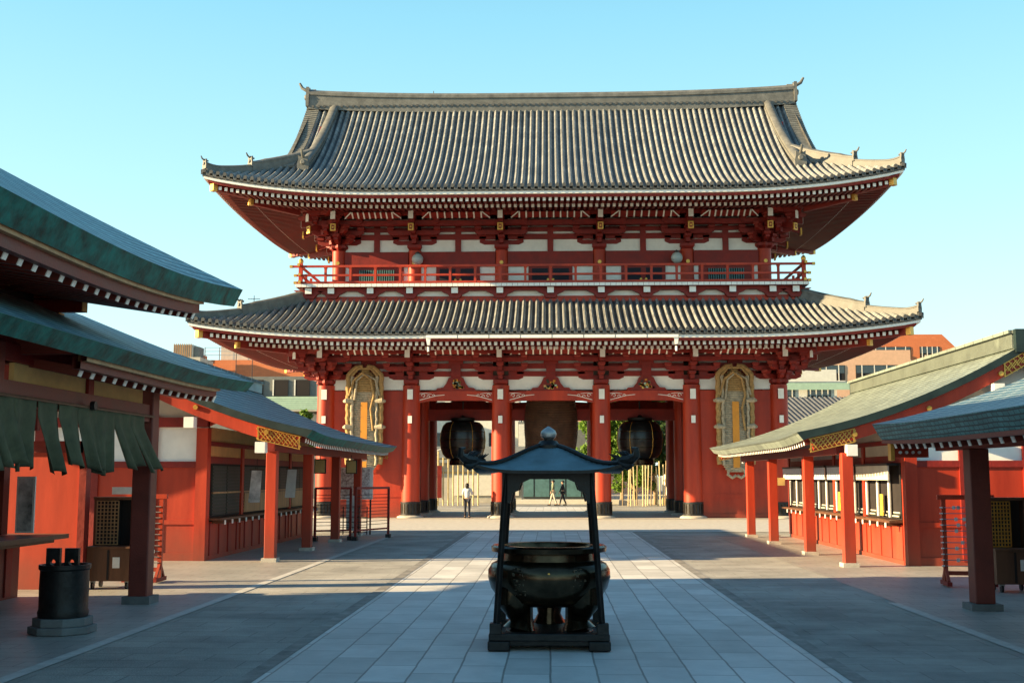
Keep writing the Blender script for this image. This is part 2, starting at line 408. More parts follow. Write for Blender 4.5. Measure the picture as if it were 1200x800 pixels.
def eave_assembly(prefix, A, B, z0, L, over, sl, r1, r2, part):
    """white trim, fascia, two tiers of rafters and soffit as sub-parts of a roof part"""
    S = roof_sides(A, B)
    zf = lambda s: lift(s, L)
    trim = MB(); fas = MB(); fr = MB(); br = MB(); so = MB(); dk = MB()
    for q, (half, other, f) in enumerate(S):
        zf = (lambda s: lift(s, L)) if q < 2 else (lambda s: lift_side(s, L))
        eave_strip(dk, half, f, lambda s: z0 + zf(s), .05, .4, -.1, -.19, 'tiled')
        eave_strip(trim, half, f, lambda s: z0 + zf(s), .1, .4, -.195, -.31, 'white')
        eave_strip(fas, half, f, lambda s: z0 + zf(s), .24, .4, -.315, -.415, 'redd')
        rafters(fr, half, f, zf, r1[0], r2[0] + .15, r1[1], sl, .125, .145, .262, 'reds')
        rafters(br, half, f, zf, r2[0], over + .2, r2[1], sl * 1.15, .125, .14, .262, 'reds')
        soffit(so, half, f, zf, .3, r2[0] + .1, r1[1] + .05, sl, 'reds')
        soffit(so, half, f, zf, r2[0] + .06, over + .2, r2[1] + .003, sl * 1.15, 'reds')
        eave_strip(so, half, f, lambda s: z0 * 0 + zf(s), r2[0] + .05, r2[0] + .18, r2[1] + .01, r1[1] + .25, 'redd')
    dk.build('under_tile_board', part); trim.build('eave_trim', part); fas.build('fascia_board', part)
    fr.build('flying_rafters', part); br.build('base_rafters', part); so.build('soffit', part)
    # hip rafters with gilded caps
    for sx in (-1, 1):
        for sy in (-1, 1):
            h = MB(); a = Vector((sx * (A - .5), YC + sy * (B - .5), z0 + L - .62)); b = Vector((sx * (A - over - .3), YC + sy * (B - over - .3), r2[1] + sl * 2.2))
            h.beam(a, b, .26, .34, 'redd'); d = (a - b).normalized()
            h.beam(a - d * .05, a + d * .16, .3, .38, 'gold')
            a2 = a - d * 2.0 - Vector((0, 0, .28)); h.beam(a2 + d * .1, a2 - d * 2.4, .22, .28, 'redd'); h.beam(a2 + d * .25, a2 + d * .1, .25, .31, 'gold')
            h.build('hip_rafter', part)

def corner_ridges(part, A, B, z0, L, hfun, dtop):
    for sx in (-1, 1):
        for sy in (-1, 1):
            def P(t): return Vector((sx * (A - t), YC + sy * (B - t), z0 + (.5 * lift(t, L) + .5 * lift_side(t, L)) * max(0, 1 - t / 6.0) + hfun(t) + .05))
            m = MB()
            n = 14; t0 = .15; t1 = dtop * .46
            pts = [P(t0 + (t1 - t0) * i / n) for i in range(n + 1)]
            for i in range(4): pts[i].z += .13 * ((4 - i) / 4) ** 2
            sweep(m, pts, .3, [.24] * (n + 1), 'ridge')
            ogre(m, pts[0] + Vector((0, 0, .05)), (sx, sy), .42)
            t0 = dtop * .44; pts = [P(t0 + (dtop - t0) * i / n) for i in range(n + 1)]
            for i in range(4): pts[i].z += .1 * ((4 - i) / 4) ** 2
            sweep(m, pts, .36, [.28 + .14 * min(1, i / 3) for i in range(n + 1)], 'ridge')
            ogre(m, pts[0] + Vector((0, 0, .15)), (sx, sy), .48)
            m.build('corner_ridge', part, smooth=True)

# ---- lower roof
ALx, BLy, ZL, LL = 15.68, 8.95, 8.06, .6
hL = lambda d: .34 * d + .028 * d * d
m = MB()
for q, (half, other, f) in enumerate(roof_sides(ALx, BLy)):
    lim = 4.3
    tiled_side(m, half, f, ZL, LL, hL, lambda u, half=half: min(lim, max(half - abs(u), .02)), rows=12, lf=lift if q < 2 else lift_side)
lroof = m.build('lower_roof', gate, smooth=True, recalc=False)
eave_assembly('lower', ALx, BLy, ZL, LL, 4.9, .11, (.5, 7.63), (2.0, 7.60), lroof)
corner_ridges(lroof, ALx, BLy, ZL, LL, hL, 4.25)
g = MB()   # rain gutter in the middle with hoppers
for i in range(5):
    pass
g.box(-5.3, 5.4, 48.4, 48.53, ZL - .33, ZL - .21, 'white')
for q in range(8): g.box(-5.3 + 1.337 * (q + 1) - .012, -5.3 + 1.337 * (q + 1) + .012, 48.394, 48.535, ZL - .335, ZL - .205, 'tiled')
for x in (-5.2, 5.3): g.taper(x, 48.5, ZL - .62, ZL - .335, .05, .05, .1, .06, 'white'); g.cyl(x, 48.5, ZL - .9, ZL - .7, .045, 'white', 8)
g.build('rain_gutter', lroof)

# ---- upper roof (hip and gable)
AU, BU, ZU, LU = 15.42, 8.3, 14.5, .8
hU = lambda d: .43 * d + .0385 * d * d
XV = 12.35
m = MB(); SU = roof_sides(AU, BU)
for q, (half, other, f) in enumerate(SU):
    if q < 2: tiled_side(m, half, f, ZU, LU, hU, lambda u: BU if abs(u) < XV else max(AU - abs(u), .02), rows=26)
    else: tiled_side(m, half, f, ZU, LU, hU, lambda u, half=half: min(4.3, max(half - abs(u), .02)), rows=12, lf=lift_side)
uroof = m.build('upper_roof', gate, smooth=True, recalc=False)
eave_assembly('upper', AU, BU, ZU, LU, 5.0, .13, (.46, 14.09), (1.75, 14.1), uroof)
corner_ridges(uroof, AU, BU, ZU, LU, hU, 4.0)
ZR = ZU + hU(BU)
m = MB(); pts = []
for i in range(41):
    x = -12.45 + 24.9 * i / 40; t = abs(x) / 12.45
    pts.append((x, YC, ZR - .05 + .28 * t ** 3))
sweep(m, pts, .62, .82, 'ridge')
for i in range(82):   # row of small round tiles along ridge base
    x = -12.2 + i * .3
    for sy in (-1, 1): m.tube([(x, YC + sy * .3, ZR + .09), (x, YC + sy * .36, ZR + .09)], .07, 'tiled', 6)
for sx in (-1, 1): ogre(m, (sx * 12.42, YC, ZR + .42), (sx, 0), 1.0)
m.tube([(-6.0, YC, ZR + .8), (-6.0, YC, ZR + .95)], .02, 'iron', 5)
m.build('main_ridge', uroof, smooth=True)
def upz(x, d): return ZU + lift(AU - abs(x), LU) * max(0, 1 - d / 6.0) + hU(d)
for sx in (-1, 1):
    for q, (half, other, f) in enumerate(SU[:2]):
        sg = 1 if q == 0 else -1
        m = MB(); pts = []
        for i in range(19):
            d = 2.6 + (BU - 2.9) * i / 18; x = sx * (11.45 - .35 * i / 18)
            pts.append((x, YC - sg * (BU - d), upz(x, d) + .07))
        sweep(m, pts, .42, [.42] * 19, 'ridge')
        ogre(m, Vector(pts[0]) + Vector((0, 0, .12)), (0, -sg), .7)
        m.build('descending_ridge', uroof, smooth=True)
    # verge tiles and bargeboard
    m = MB()
    for sg in (1, -1):
        prev = None
        for i in range(34):
            d = 2.85 + (BU - 2.9) * i / 33; x = sx * XV; p = Vector((x, YC - sg * (BU - d), upz(x, d)))
            m.tube([p + Vector((-sx * .45, 0, .09)), p + Vector((sx * .22, 0, .03))], .105, 'ridge', 8)
            if prev is not None:
                m.beam(prev + Vector((-sx * .05, 0, -.32)), p + Vector((-sx * .05, 0, -.32)), .12, .5, 'redd', up=(0, 0, 1))
                m.beam(prev + Vector((sx * .06, 0, -.06)), p + Vector((sx * .06, 0, -.06)), .3, .1, 'tiled')
            prev = p
    m.build('verge', uroof, smooth=True)
    m = MB(); xg = sx * 11.4
    pol = [(YC - (BU - d), upz(12, d) - .12) for d in [3.2 + (BU - 3.2) * i / 10 for i in range(11)]]
    pol = pol + [(2 * YC - y, z) for y, z in pol[::-1][1:]]
    pol = [(pol[0][0], pol[0][1] - 1.2)] + pol + [(pol[-1][0], pol[-1][1] - 1.2)]
    m.prism(pol, xg - .06, xg + .06, 'plaster', 'yz')
    for z in (17.9, 19.0): m.box(xg - .1, xg + .1, YC - (21 - z) * .95, YC + (21 - z) * .95, z, z + .25, 'redd')
    m.box(xg - .09, xg + .09, YC - .15, YC + .15, 17.2, 20.4, 'redd')
    m.build('gable_wall', uroof)

# ---- columns
def make_column(x, y, zt, r=.43):
    m = MB()
    m.tube([(x, y, .12), (x, y, zt * .5), (x, y, zt)], [r, r * .99, r * .94], 'red', 28, cap=True)
    c = m.build('column', gate, smooth=True, loc=(x, y, 0))
    b = MB(); b.lathe(x, y, [(.62, .02), (.62, .07), (.5, .13), (.47, .13)], 'stone', 24); b.build('stone_base', c, smooth=True, loc=(x, y, 0))
    b = MB(); prof = [(r + .035, .135), (r + .035, .2), (r + .02, .22), (r + .02, .66), (r + .035, .68), (r + .035, .74), (r, .75)]
    b.lathe(x, y, prof, 'iron', 36)
    for i in range(18):
        t = 2 * PI * i / 18; b.cbox(x + (r + .022) * math.cos(t), y + (r + .022) * math.sin(t), .44, .03, .03, .42, 'bronze', rz=t)
    b.build('metal_band', c, loc=(x, y, 0))
    return c
for yy in CY:
    for x in CX: make_column(x, yy, 6.1 if yy != 57.5 else 6.0)
# white square beam ends on the front and back faces of the columns
for yy, sy in ((53.5, -1), (61.5, 1)):
    for x in CX:
        for z, s in ((5.66, .3), (4.5, .22)):
            m = MB(); m.box(x - s * .42, x + s * .42, yy + sy * .38, yy + sy * .58, z - s * .75, z + s * .75, 'redd')
            y1 = yy + sy * .58
            m.box(x - s * .43, x + s * .43, min(y1, y1 + sy * .012), max(y1, y1 + sy * .012), z - s * .77, z + s * .77, 'white'); m.build('beam_end', gate)

# ---- walls in the outer bays, tie beams, plaster
def front_elev(yy, sy):
    # outer bay board walls
    for a, b in ((CX[0], CX[1]), (CX[4], CX[5])):
        m = MB(); m.box(a + .3, b - .3, yy - .09, yy + .09, .12, 5.86, 'red')
        for z in (.95, 2.05, 3.55, 4.55, 5.2): m.box(a + .3, b - .3, yy - .115, yy + .115, z, z + .16, 'red')
        m.box(a + .3, b - .3, yy - .14, yy + .14, .03, .2, 'red')
        m.build('board_wall', gate)
    for i in range(5):
        a, b = CX[i] + .36, CX[i + 1] - .36; c = (a + b) / 2
        m = MB(); m.box(a, b, yy - .05, yy + .05, 5.9, 7.7, 'plaster'); m.build('plaster_panel', gate)
        m = MB()
        # horizontal beams leaving thin white strips
        for z0, z1, t in ((6.52, 6.76, .16), (6.88, 7.12, .2), (7.24, 7.5, .24), (7.56, 7.9, .3)): m.box(a, b, yy - t, yy + t, z0, z1, 'redd')
        m.build('tie_beams', gate)
        m = MB(); m.box(c - .22, c + .22, yy + sy * .2 - .08, yy + sy * .2 + .08, 6.5, 7.5, 'redd')
        m.box(c - .34, c + .34, yy + sy * .2 - .12, yy + sy * .2 + .12, 7.1, 7.3, 'redd'); m.build('short_strut', gate)
        if i in (1, 2, 3):   # rainbow beams with frog leg struts
            m = MB(); w = (b - a) / 2
            top = [(a + (b - a) * q / 20, 5.83 - .05 * (2 * q / 20 - 1) ** 2 + .02) for q in range(21)]
            bot = [(x, 5.40 - .1 * min(1, max(0, (abs(x - c) - w * .72) / (w * .28)))) for x, z in top][::-1]
            m.prism(top + bot, yy - .2, yy + .2, 'red'); rb = m.build('rainbow_beam', gate)
            m = MB()
            for s in (-1, 1):
                yo = yy + sy * .207
                for j in range(3):
                    cx = c + s * (w - .22 - .24 * j); cz = 5.62 - .05 * (j % 2); r0 = .1 - .015 * j
                    pts = [(cx + s * math.cos(t) * r0 * (1 - t / 9), yo, cz + math.sin(t) * r0 * (1 - t / 9)) for t in [k * .55 for k in range(11)]]
                    m.tube(pts, .014, 'white', 5)
                m.tube([(c + s * (w - .05), yo, 5.42), (c + s * (w - .35), yo, 5.5), (c + s * (w - .8), yo, 5.62), (c + s * (w - 1.2), yo, 5.66)], .016, 'white', 5)
                m.tube([(c + s * (w - .05), yo, 5.72), (c + s * (w - .3), yo, 5.74), (c + s * (w - .6), yo, 5.7)], .012, 'white', 5)
            m.build('scroll_carving', rb)
            m = MB(); yo = yy + sy * .1
            pol = [(-.95, 5.86), (-.85, 5.98), (-.6, 6.0), (-.45, 6.2), (-.34, 6.45), (-.2, 6.52), (.2, 6.52), (.34, 6.45), (.45, 6.2), (.6, 6.0), (.85, 5.98), (.95, 5.86)]
            m.prism([(c + x, z) for x, z in pol], yo - .09, yo + .09, 'redd')
            fl = m.build('frog_leg_strut', gate)
            m = MB(); yo2 = yo + sy * .1
            for j in range(26):
                t = random.uniform(0, PI); q = random.uniform(.05, .36); m.cbox(c + q * math.cos(t) * 1.0, yo2, 5.95 + q * math.sin(t) * 1.15, .11, .05, .09, random.choice(['greenpanel', 'gold', 'orangeb', 'shutter', 'redd', 'cream']), 0)
            m.build('painted_carving', fl)
front_elev(53.5, -1); front_elev(61.5, 1)
for x in (CX[0], CX[5]):   # end walls
    m = MB()
    for a, b in ((53.9, 57.1), (57.9, 61.1)): m.box(x - .08, x + .08, a, b, .12, 5.86, 'red')
    m.build('board_wall', gate); m = MB(); m.box(x - .05, x + .05, 53.9, 61.1, 5.9, 7.7, 'plaster'); m.build('plaster_panel', gate)
    m = MB()
    for z0, z1, t in ((6.52, 6.76, .16), (6.88, 7.12, .2), (7.24, 7.5, .24), (7.56, 7.9, .3)): m.box(x - t, x + t, 53.9, 61.1, z0, z1, 'redd')
    m.build('tie_beams', gate)
for x in (-6.5, 6.5):      # inner cross walls beside passages
    m = MB()
    for a, b in ((53.9, 57.1), (57.9, 61.1)): m.box(x - .07, x + .07, a, b, .12, 5.86, 'redd')
    m.build('inner_wall', gate)
m = MB()
for a, b in zip(CX[1:4], CX[2:5]): m.box(a + .38, b - .38, 57.35, 57.65, 4.66, 5.22, 'redd'); 
m.build('lintel', gate)
m = MB(); m.box(-10.3, 10.3, 53.75, 61.25, 7.05, 7.15, 'dark')
for k in range(1, 20): m.box(-6.3 + .63 * k, -6.22 + .63 * k, 53.8, 61.2, 6.9, 7.04, 'redb')
m.build('ceiling', gate)

# ---- bracket sets
def bracket_mesh(z0, lev, step, h, corner=False, tail=True, nosez=None):
    m = MB(); k = 'redd'
    m.taper(0, 0, z0, z0 + .16, .2, .2, .34, .34, k); m.box(-.34, .34, -.34, .34, z0 + .16, z0 + .3, k)
    for q in range(lev):
        z = z0 + .3 + q * h; y = -q * step; L = 1.05 if q == 0 else 1.25
        pol = [(-L, z + h * .3), (-L, z + h * .58), (L, z + h * .58), (L, z + h * .3), (L - .22, z + .02), (-L + .22, z + .02)]
        m.prism(pol, y - .09, y + .09, k)
        for bx in (-L + .14, 0, L - .14):
            m.taper(bx, y, z + h * .58, z + h * .72, .1, .11, .16, .16, k); m.box(bx - .16, bx + .16, y - .16, y + .16, z + h * .72, z + h - .001, k)
        ye = -(q + 1) * step
        m.box(-.1, .1, ye - .06, .3, z + .03, z + h * .57, k)
        m.taper(0, ye, z + h * .58, z + h * .72, .1, .1, .16, .16, k); m.box(-.16, .16, ye - .16, ye + .16, z + h * .72, z + h - .001, k)
    zt = z0 + .3 + lev * h; yt = -lev * step
    L = 1.3
    m.prism([(-L, zt + .1), (-L, zt + .2), (L, zt + .2), (L, zt + .1), (L - .22, zt - .02), (-L + .22, zt - .02)], yt - .1, yt + .1, k)
    # nose with white face
    nz = nosez if nosez else zt + .02
    m.box(-.11, .11, yt - .42, yt - .1, nz - .17, nz + .2, k)
    m.box(-.115, .115, yt - .433, yt - .42, nz - .175, nz + .205, 'white')
    if tail:
        a = Vector((0, yt - .28, nz - .52)); m.beam(a, (0, .2, nz + .1), .2, .26, k); d = Vector((0, -1, -.1))
        m.box(-.13, .13, yt - .36, yt - .29, nz - .72, nz - .38, 'gold'); m.box(-.07, .07, yt - .366, yt - .362, nz - .66, nz - .44, 'redd')
        m.tube([(0, yt - .372, nz - .55), (0, yt - .364, nz - .55)], .045, 'gold', 8)
    return m
def place_brackets(z0, xs, yf, yb, sx, lev, step, h, tail, nz):
    mb = bracket_mesh(z0, lev, step, h, tail=tail, nosez=nz)
    proto = mb.build('bracket_set', None); proto.parent = gate; proto.matrix_parent_inverse = WINV(gate)
    spots = [(x, yf, 0) for x in xs] + [(x, yb, PI) for x in xs] + [(-sx, YC, -PI / 2), (sx, YC, PI / 2)]
    for x, a in ((-sx, -PI / 2), (sx, PI / 2)):
        spots += [(x, yf, a), (x, yb, a)]
    for x, a in ((-sx, -PI / 4), (sx, PI / 4)): spots += [(x, yf, a)]
    for x, a in ((-sx, -PI * .75), (sx, PI * .75)): spots += [(x, yb, a)]
    for i, (x, y, a) in enumerate(spots):
        o = proto if i == 0 else proto.copy()
        if i: col.objects.link(o)
        o.location = (x, y, 0); o.rotation_euler = (0, 0, a)
place_brackets(6.05, CX, 53.5, 61.5, 10.5, 3, .46, .38, False, 7.42)
UX = [-10.15, -6.5, -2.33, 2.33, 6.5, 10.15]; UF, UB = 54.3, 60.7
place_brackets(12.6, UX, UF, UB, 10.15, 3, .48, .4, True, 14.0)

# ribs of curved soffit (shirin) between bracket sets + outer purlins
def shirin(xs, yw, sy, y0, z0, y1, z1, name='curved_rib_soffit'):
    for a, b in zip(xs[:-1], xs[1:]):
        c = (a + b) / 2; w = (b - a) / 2 - .5; n = 9 if w > 1.7 else 8
        if w > 1.8: n = 10
        m = MB(); m.add([(c - w, y0 + sy * 0 - sy * .03, z0), (c + w, y0 - sy * .03, z0), (c + w, y1 - sy * .03, z1), (c - w, y1 - sy * .03, z1)], [(0, 1, 2, 3)], 'redd')
        for j in range(n):
            x = c + (j - (n - 1) / 2) * (2 * w - .78) / (n - 1)
            m.beam((x, y0, z0), (x, y1, z1), .065, .05, 'plaster', up=(0, sy, 1))
        for s in (-1, 1): m.beam((c + s * w, y0, z0), (c + s * (w - .34), y1, z1), .055, .05, 'plaster', up=(0, sy, 1))
        m.build(name, gate)
shirin(CX, 53.5, -1, 52.35, 7.45, 51.75, 7.78)
shirin(CX, 61.5, 1, 62.65, 7.45, 63.25, 7.78)
shirin(UX, UF, -1, 52.85, 13.93, 52.45, 14.12)
shirin(UX, UB, 1, 62.15, 13.93, 62.55, 14.12)
def ring_beam(name, hx, y0, y1, w, z0, z1, k, ext=.0):
    m = MB()
    m.box(-hx - ext, hx + ext, y0 - w, y0 + w, z0, z1, k); m.box(-hx - ext, hx + ext, y1 - w, y1 + w, z0, z1, k)
    for s in (-1, 1): m.box(s * hx - w, s * hx + w, y0 + w, y1 - w, z0 + .003, z1 - .003, k)
    return m.build(name, gate)
ring_beam('outer_purlin', 11.95, 52.0, 63.0, .13, 7.72, 7.95, 'redd', .4)
ring_beam('outer_purlin', 11.65, 52.8, 62.2, .13, 14.28, 14.5, 'redd', .4)
ring_beam('middle_purlin', 11.3, 52.65, 62.35, .1, 7.2, 7.42, 'redd', .3)
ring_beam('middle_purlin', 11.0, 53.45, 61.55, .1, 13.7, 13.92, 'redd', .3)

# ---- balcony
BF0, BF1, BX = 52.15, 62.85, 11.75
m = MB()
m.box(-BX, BX, BF0, BF1, 10.58, 10.7, 'redd'); bal = m.build('balcony_deck', gate)
m = MB()
for i in range(94):   # plank ends white
    x = -BX + .01 + i * .2499
    for y in (BF0 - .012, BF1): m.box(x, x + .235, y, y + .012, 10.57, 10.71, 'white')
for s in (-1, 1):
    m.box(s * BX - .006 + s * .006, s * BX + .006 + s * .006, BF0, BF1, 10.57, 10.71, 'white')
m.build('deck_edge', bal)
m = MB(); m.box(-11.35, 11.35, 52.75, 62.25, 9.7, 10.2, 'red'); m.box(-11.4, 11.4, 52.62, 62.38, 9.86, 10.06, 'red'); m.box(-11.28, 11.28, 52.82, 62.18, 10.2, 10.5, 'plaster')
m.box(-11.5, 11.5, 52.5, 62.5, 10.44, 10.575, 'redd'); m.build('balcony_base', gate)
bxs = sorted(UX + [(a + b) / 2 for a, b in zip(UX[:-1], UX[1:])] + [-11.2, 11.2])
proto = None
for sgn, yy in ((-1, 52.62), (1, 62.38)):
    for x in bxs:
        if proto is None:
            mm = MB(); mm.box(-.16, .16, -.3, .18, .36, .58, 'redd'); mm.prism([(-.75, .5), (-.55, .38), (-.35, .3), (-.2, .1), (.2, .1), (.35, .3), (.55, .38), (.75, .5)], -.1, .14, 'redd')
            mm.box(-.15, .15, -.315, -.301, .3, .56, 'white'); mm.box(-.14, .14, -.3, 0, .3, .36, 'redd')
            proto = mm.build('deck_bracket', None); proto.parent = gate; proto.matrix_parent_inverse = WINV(gate); o = proto
        else: o = proto.copy(); col.objects.link(o)
        o.location = (x, yy, 9.98); o.rotation_euler = (0, 0, 0 if sgn < 0 else PI)
m = MB()
ry0, ry1, rx = BF0 + .18, BF1 - .18, BX - .18
for z, t, e in ((10.80, .1, .25), (11.14, .09, .25), (11.56, .1, .45)):
    for y in (ry0, ry1):
        m.box(-rx - e, rx + e, y - t / 2, y + t / 2, z - t / 2, z + t / 2, 'red')
        for s in (-1, 1): m.box(s * (rx + e) - .07, s * (rx + e) + .07, y - t / 2 - .01, y + t / 2 + .01, z - t / 2 - .01, z + t / 2 + .01, 'gold')
    for s in (-1, 1):
        m.box(s * rx - t / 2, s * rx + t / 2, ry0 - e, ry1 + e, z - t / 2 + .002, z + t / 2 - .002, 'red')
        for y in (ry0 - e, ry1 + e): m.box(s * rx - t / 2 - .01, s * rx + t / 2 + .01, y - .07, y + .07, z - t / 2 - .01, z + t / 2 + .01, 'gold')
xs = [-rx + i * 2 * rx / 20 for i in range(21)]
for x in xs:
    for y in (ry0, ry1): m.cbox(x, y, 11.05, .11, .11, .7, 'red'); m.taper(x, y, 11.38, 11.52, .05, .05, .08, .08, 'red')
for s in (-1, 1):
    for j in range(1, 9): m.cbox(s * rx, ry0 + j * (ry1 - ry0) / 9, 11.05, .11, .11, .7, 'red')
    for y in (ry0, ry1): m.cbox(s * rx, y, 11.2, .17, .17, 1.0, 'red'); m.lathe(s * rx, y, [(.09, 11.7), (.11, 11.75), (.12, 11.82), (.08, 11.9), (.01, 11.96)], 'gold', 12)
m.build('balcony_railing', gate)

# ---- upper storey wall
for yy, sy in ((UF, -1), (UB, 1)):
    for x in UX:
        c = MB(); c.tube([(x, yy, 10.7), (x, yy, 12.62)], .33, 'red', 20); cc = c.build('upper_column', gate, smooth=True)
        c = MB(); c.tube([(x, yy + sy * .33, 12.0), (x, yy + sy * .42, 12.0)], .09, 'gold', 10); c.build('gilt_boss', cc)
    for i in range(5):
        a, b = UX[i] + .3, UX[i + 1] - .3; c = (a + b) / 2
        m = MB(); m.box(a, b, yy - .05, yy + .05, 10.7, 14.2, 'plaster'); m.build('plaster_panel', gate)
        m = MB(); m.box(a, b, yy - .22, yy + .22, 11.86, 12.56, 'redd')
        for z0, z1, t in ((13.16, 13.42, .16), (13.54, 13.74, .2), (13.82, 14.1, .24)): m.box(a, b, yy - t, yy + t, z0, z1, 'redd')
        m.box(c - .14, c + .14, yy - .15, yy + .15, 12.5, 13.9, 'redd'); m.build('tie_beams', gate)
        if i in (0, 4):   # green lattice window
            m = MB(); m.box(c - 1.3, c + 1.3, yy - .1, yy + .1, 10.7, 11.86, 'redd'); wf = m.build('window', gate)
            m = MB(); m.box(c - .85, c + .85, yy - .12, yy + .12, 10.95, 11.7, 'dark')
            for j in range(16): m.box(c - .83 + j * .108, c - .78 + j * .108, yy - .15, yy + .15, 10.95, 11.7, 'teal')
            m.build('lattice', wf)
        else:
            m = MB(); m.box(c - 1.05, c + 1.05, yy - .12, yy + .12, 10.7, 11.86, 'redd'); d = m.build('door', gate)
            m = MB()
            for s in (-1, 1):
                m.box(c + s * .5 - .38, c + s * .5 + .38, yy - .14, yy + .14, 10.85, 11.75, 'navy'); m.tube([(c + s * .12, yy + sy * .14, 11.2), (c + s * .12, yy + sy * .18, 11.2)], .06, 'gold', 8)
            m.build('door_panel', d)
for x in (-10.15, 10.15):
    m = MB(); m.box(x - .05, x + .05, 54.5, 60.5, 10.7, 14.2, 'plaster'); m.box(x - .22, x + .22, 54.5, 60.5, 11.86, 12.56, 'redd')
    for z0, z1, t in ((13.16, 13.42, .16), (13.54, 13.74, .2), (13.82, 14.1, .24)): m.box(x - t, x + t, 54.5, 60.5, z0, z1, 'redd')
    m.box(x - .25, x + .25, YC - .3, YC + .3, 10.7, 12.6, 'red')
    for a, b in ((54.6, 57.2), (57.8, 60.4)): m.box(x - .1, x + .1, a, b, 10.7, 11.86, 'red')
    m.build('end_wall', gate)

# ------------------------------------------------------------------ things hung on the gate
def sandal(x, label):
    y0 = 53.1
    root = empty('straw_sandal', (x, y0, 6.9), label, 'straw sandal', 'giant straw sandals hung on the gate')
    H = 4.6; W = .62
    m = MB(); n = 46
    # woven sole: rows of fat rope
    for i in range(n):
        t = i / (n - 1); z = 6.75 - t * H; w = W * (1 - max(0, (.14 - t) / .14) ** 2 * .75) * (1 - max(0, (t - .93) / .07) * .35)
        m.tube([(x - w, y0 + .04, z), (x - w * .5, y0 - .06, z), (x, y0 - .09, z), (x + w * .5, y0 - .06, z), (x + w, y0 + .04, z)], .062, 'straw' if t > .22 else 'strawd', 6)
    m.build('woven_sole', root, smooth=True)
    for s in (-1, 1):
        m = MB(); pts = []
        for i in range(30):
            t = i / 29; z = 6.55 - t * 4.1; pts.append((x + s * (W + .14 + .02 * math.sin(i * 1.9)), y0 - .1, z))
        arch = [(x + s * .1, y0 - .14, 6.95), (x + s * .4, y0 - .14, 6.9), (x + s * .62, y0 - .12, 6.72)]
        m.tube(arch + pts, .12, 'strawd' , 8)
        m.tube([(p[0] - s * .19, p[1] - .08, p[2] - .05) for p in pts], .07, 'straw', 7)
        m.build('side_rope', root, smooth=True)
        for z in (5.35, 4.15, 3.0):
            m = MB(); m.tube([(x + s * (W - .12), y0 - .2, z), (x + s * (W + .2), y0 - .25, z + .02), (x + s * (W + .34), y0 - .1, z)], [.09, .13, .06], 'straw', 8)
            m.build('rope_knot', root, smooth=True)
    m = MB()
    m.tube([(x - .7, y0 - .2, 5.6), (x - .5, y0 - .26, 6.3), (x - .1, y0 - .3, 6.65), (x + .3, y0 - .3, 6.35), (x + .45, y0 - .26, 5.6), (x + .3, y0 - .22, 5.0), (x + .42, y0 - .2, 4.0)], .055, 'strawd', 7)
    m.tube([(x + .7, y0 - .2, 5.6), (x + .5, y0 - .24, 6.35), (x, y0 - .27, 6.6), (x - .35, y0 - .25, 6.3), (x - .45, y0 - .24, 5.4)], .05, 'straw', 7)
    m.tube([(x - .6, y0 - .2, 6.5), (x - .3, y0 - .22, 6.85), (x + .3, y0 - .22, 6.85), (x + .6, y0 - .2, 6.5)], .06, 'strawd', 7)
    m.build('thong', root, smooth=True)
    m = MB(); m.box(x - .15, x + .15, y0 - .24, y0 - .2, 2.3, 5.3, 'orangeb'); m.build('name_board', root)
    m = MB()
    for s in (-1, 1): m.tube([(x + s * .05, y0 - .1, 2.35), (x + s * .35, y0 - .12, 2.2), (x + s * .4, y0 - .12, 1.98), (x + s * .2, y0 - .12, 1.84), (x + s * .02, y0 - .12, 1.95)], .07, 'straw', 7)
    m.build('heel_loops', root, smooth=True)
sandal(-8.62, 'giant woven straw sandal hanging on the red gate wall, left of the passages')
sandal(8.42, 'giant woven straw sandal hanging on the red gate wall, right of the passages')

def hanging_lantern(x, label):
    root = empty('hanging_lantern', (x, YC, 4.8), label, 'lantern', 'black lanterns hung in the side passages')
    m = MB(); prof = [(.55, 2.72), (.8, 2.8), (.98, 3.0), (1.08, 3.3), (1.12, 3.7), (1.08, 4.1), (.98, 4.4), (.8, 4.58), (.5, 4.64)]
    m.lathe(x, YC, prof, 'black', 36); m.build('body', root, smooth=True)
    for j in range(6):
        t = 2 * PI * j / 6; g = MB()
        g.tube([(x + (r + .012) * math.cos(t), YC + (r + .012) * math.sin(t), z) for r, z in prof[1:-1]], .016, 'gold', 5); g.build('gilt_rib', root)
    m = MB()
    for z, r in ((3.3, 1.085), (3.7, 1.125), (4.1, 1.085)): m.lathe(x, YC, [(r, z - .02), (r + .012, z - .01), (r + .012, z + .01), (r, z + .02)], 'bronze', 36, close=False)
    m.build('hoop', root, smooth=True)
    m = MB(); m.lathe(x, YC, [(.62, 2.45), (.66, 2.5), (.66, 2.7), (.6, 2.74)], 'bronze', 28); m.build('bottom_ring', root, smooth=True)
    m = MB(); m.lathe(x, YC, [(.5, 4.62), (.62, 4.66), (.62, 4.78), (.2, 4.84), (.05, 5.1)], 'bronzedark', 28); m.tube([(x, YC, 5.05), (x, YC, 7.05)], .04, 'iron', 6); m.build('top_cap', root, smooth=True)
hanging_lantern(-4.4, 'round black and gilt ribbed lantern hanging in the left side passage of the gate')
hanging_lantern(4.4, 'round black and gilt ribbed lantern hanging in the right side passage of the gate')
root = empty('great_lantern', (0, YC, 5.9), 'huge dark brown paper lantern hanging in the central passage of the gate', 'lantern')
m = MB(); P = []
for i in range(61):
    t = i / 60; P.append((1.2 + .13 * math.sin(PI * t) + (.02 if i % 2 else 0), 3.15 + 2.5 * t))
m.lathe(0, YC, P, mat('brown_lantern_paper', (.115, .058, .034), .7, var=.3, scale=2), 40); m.build('paper_body', root, smooth=True)
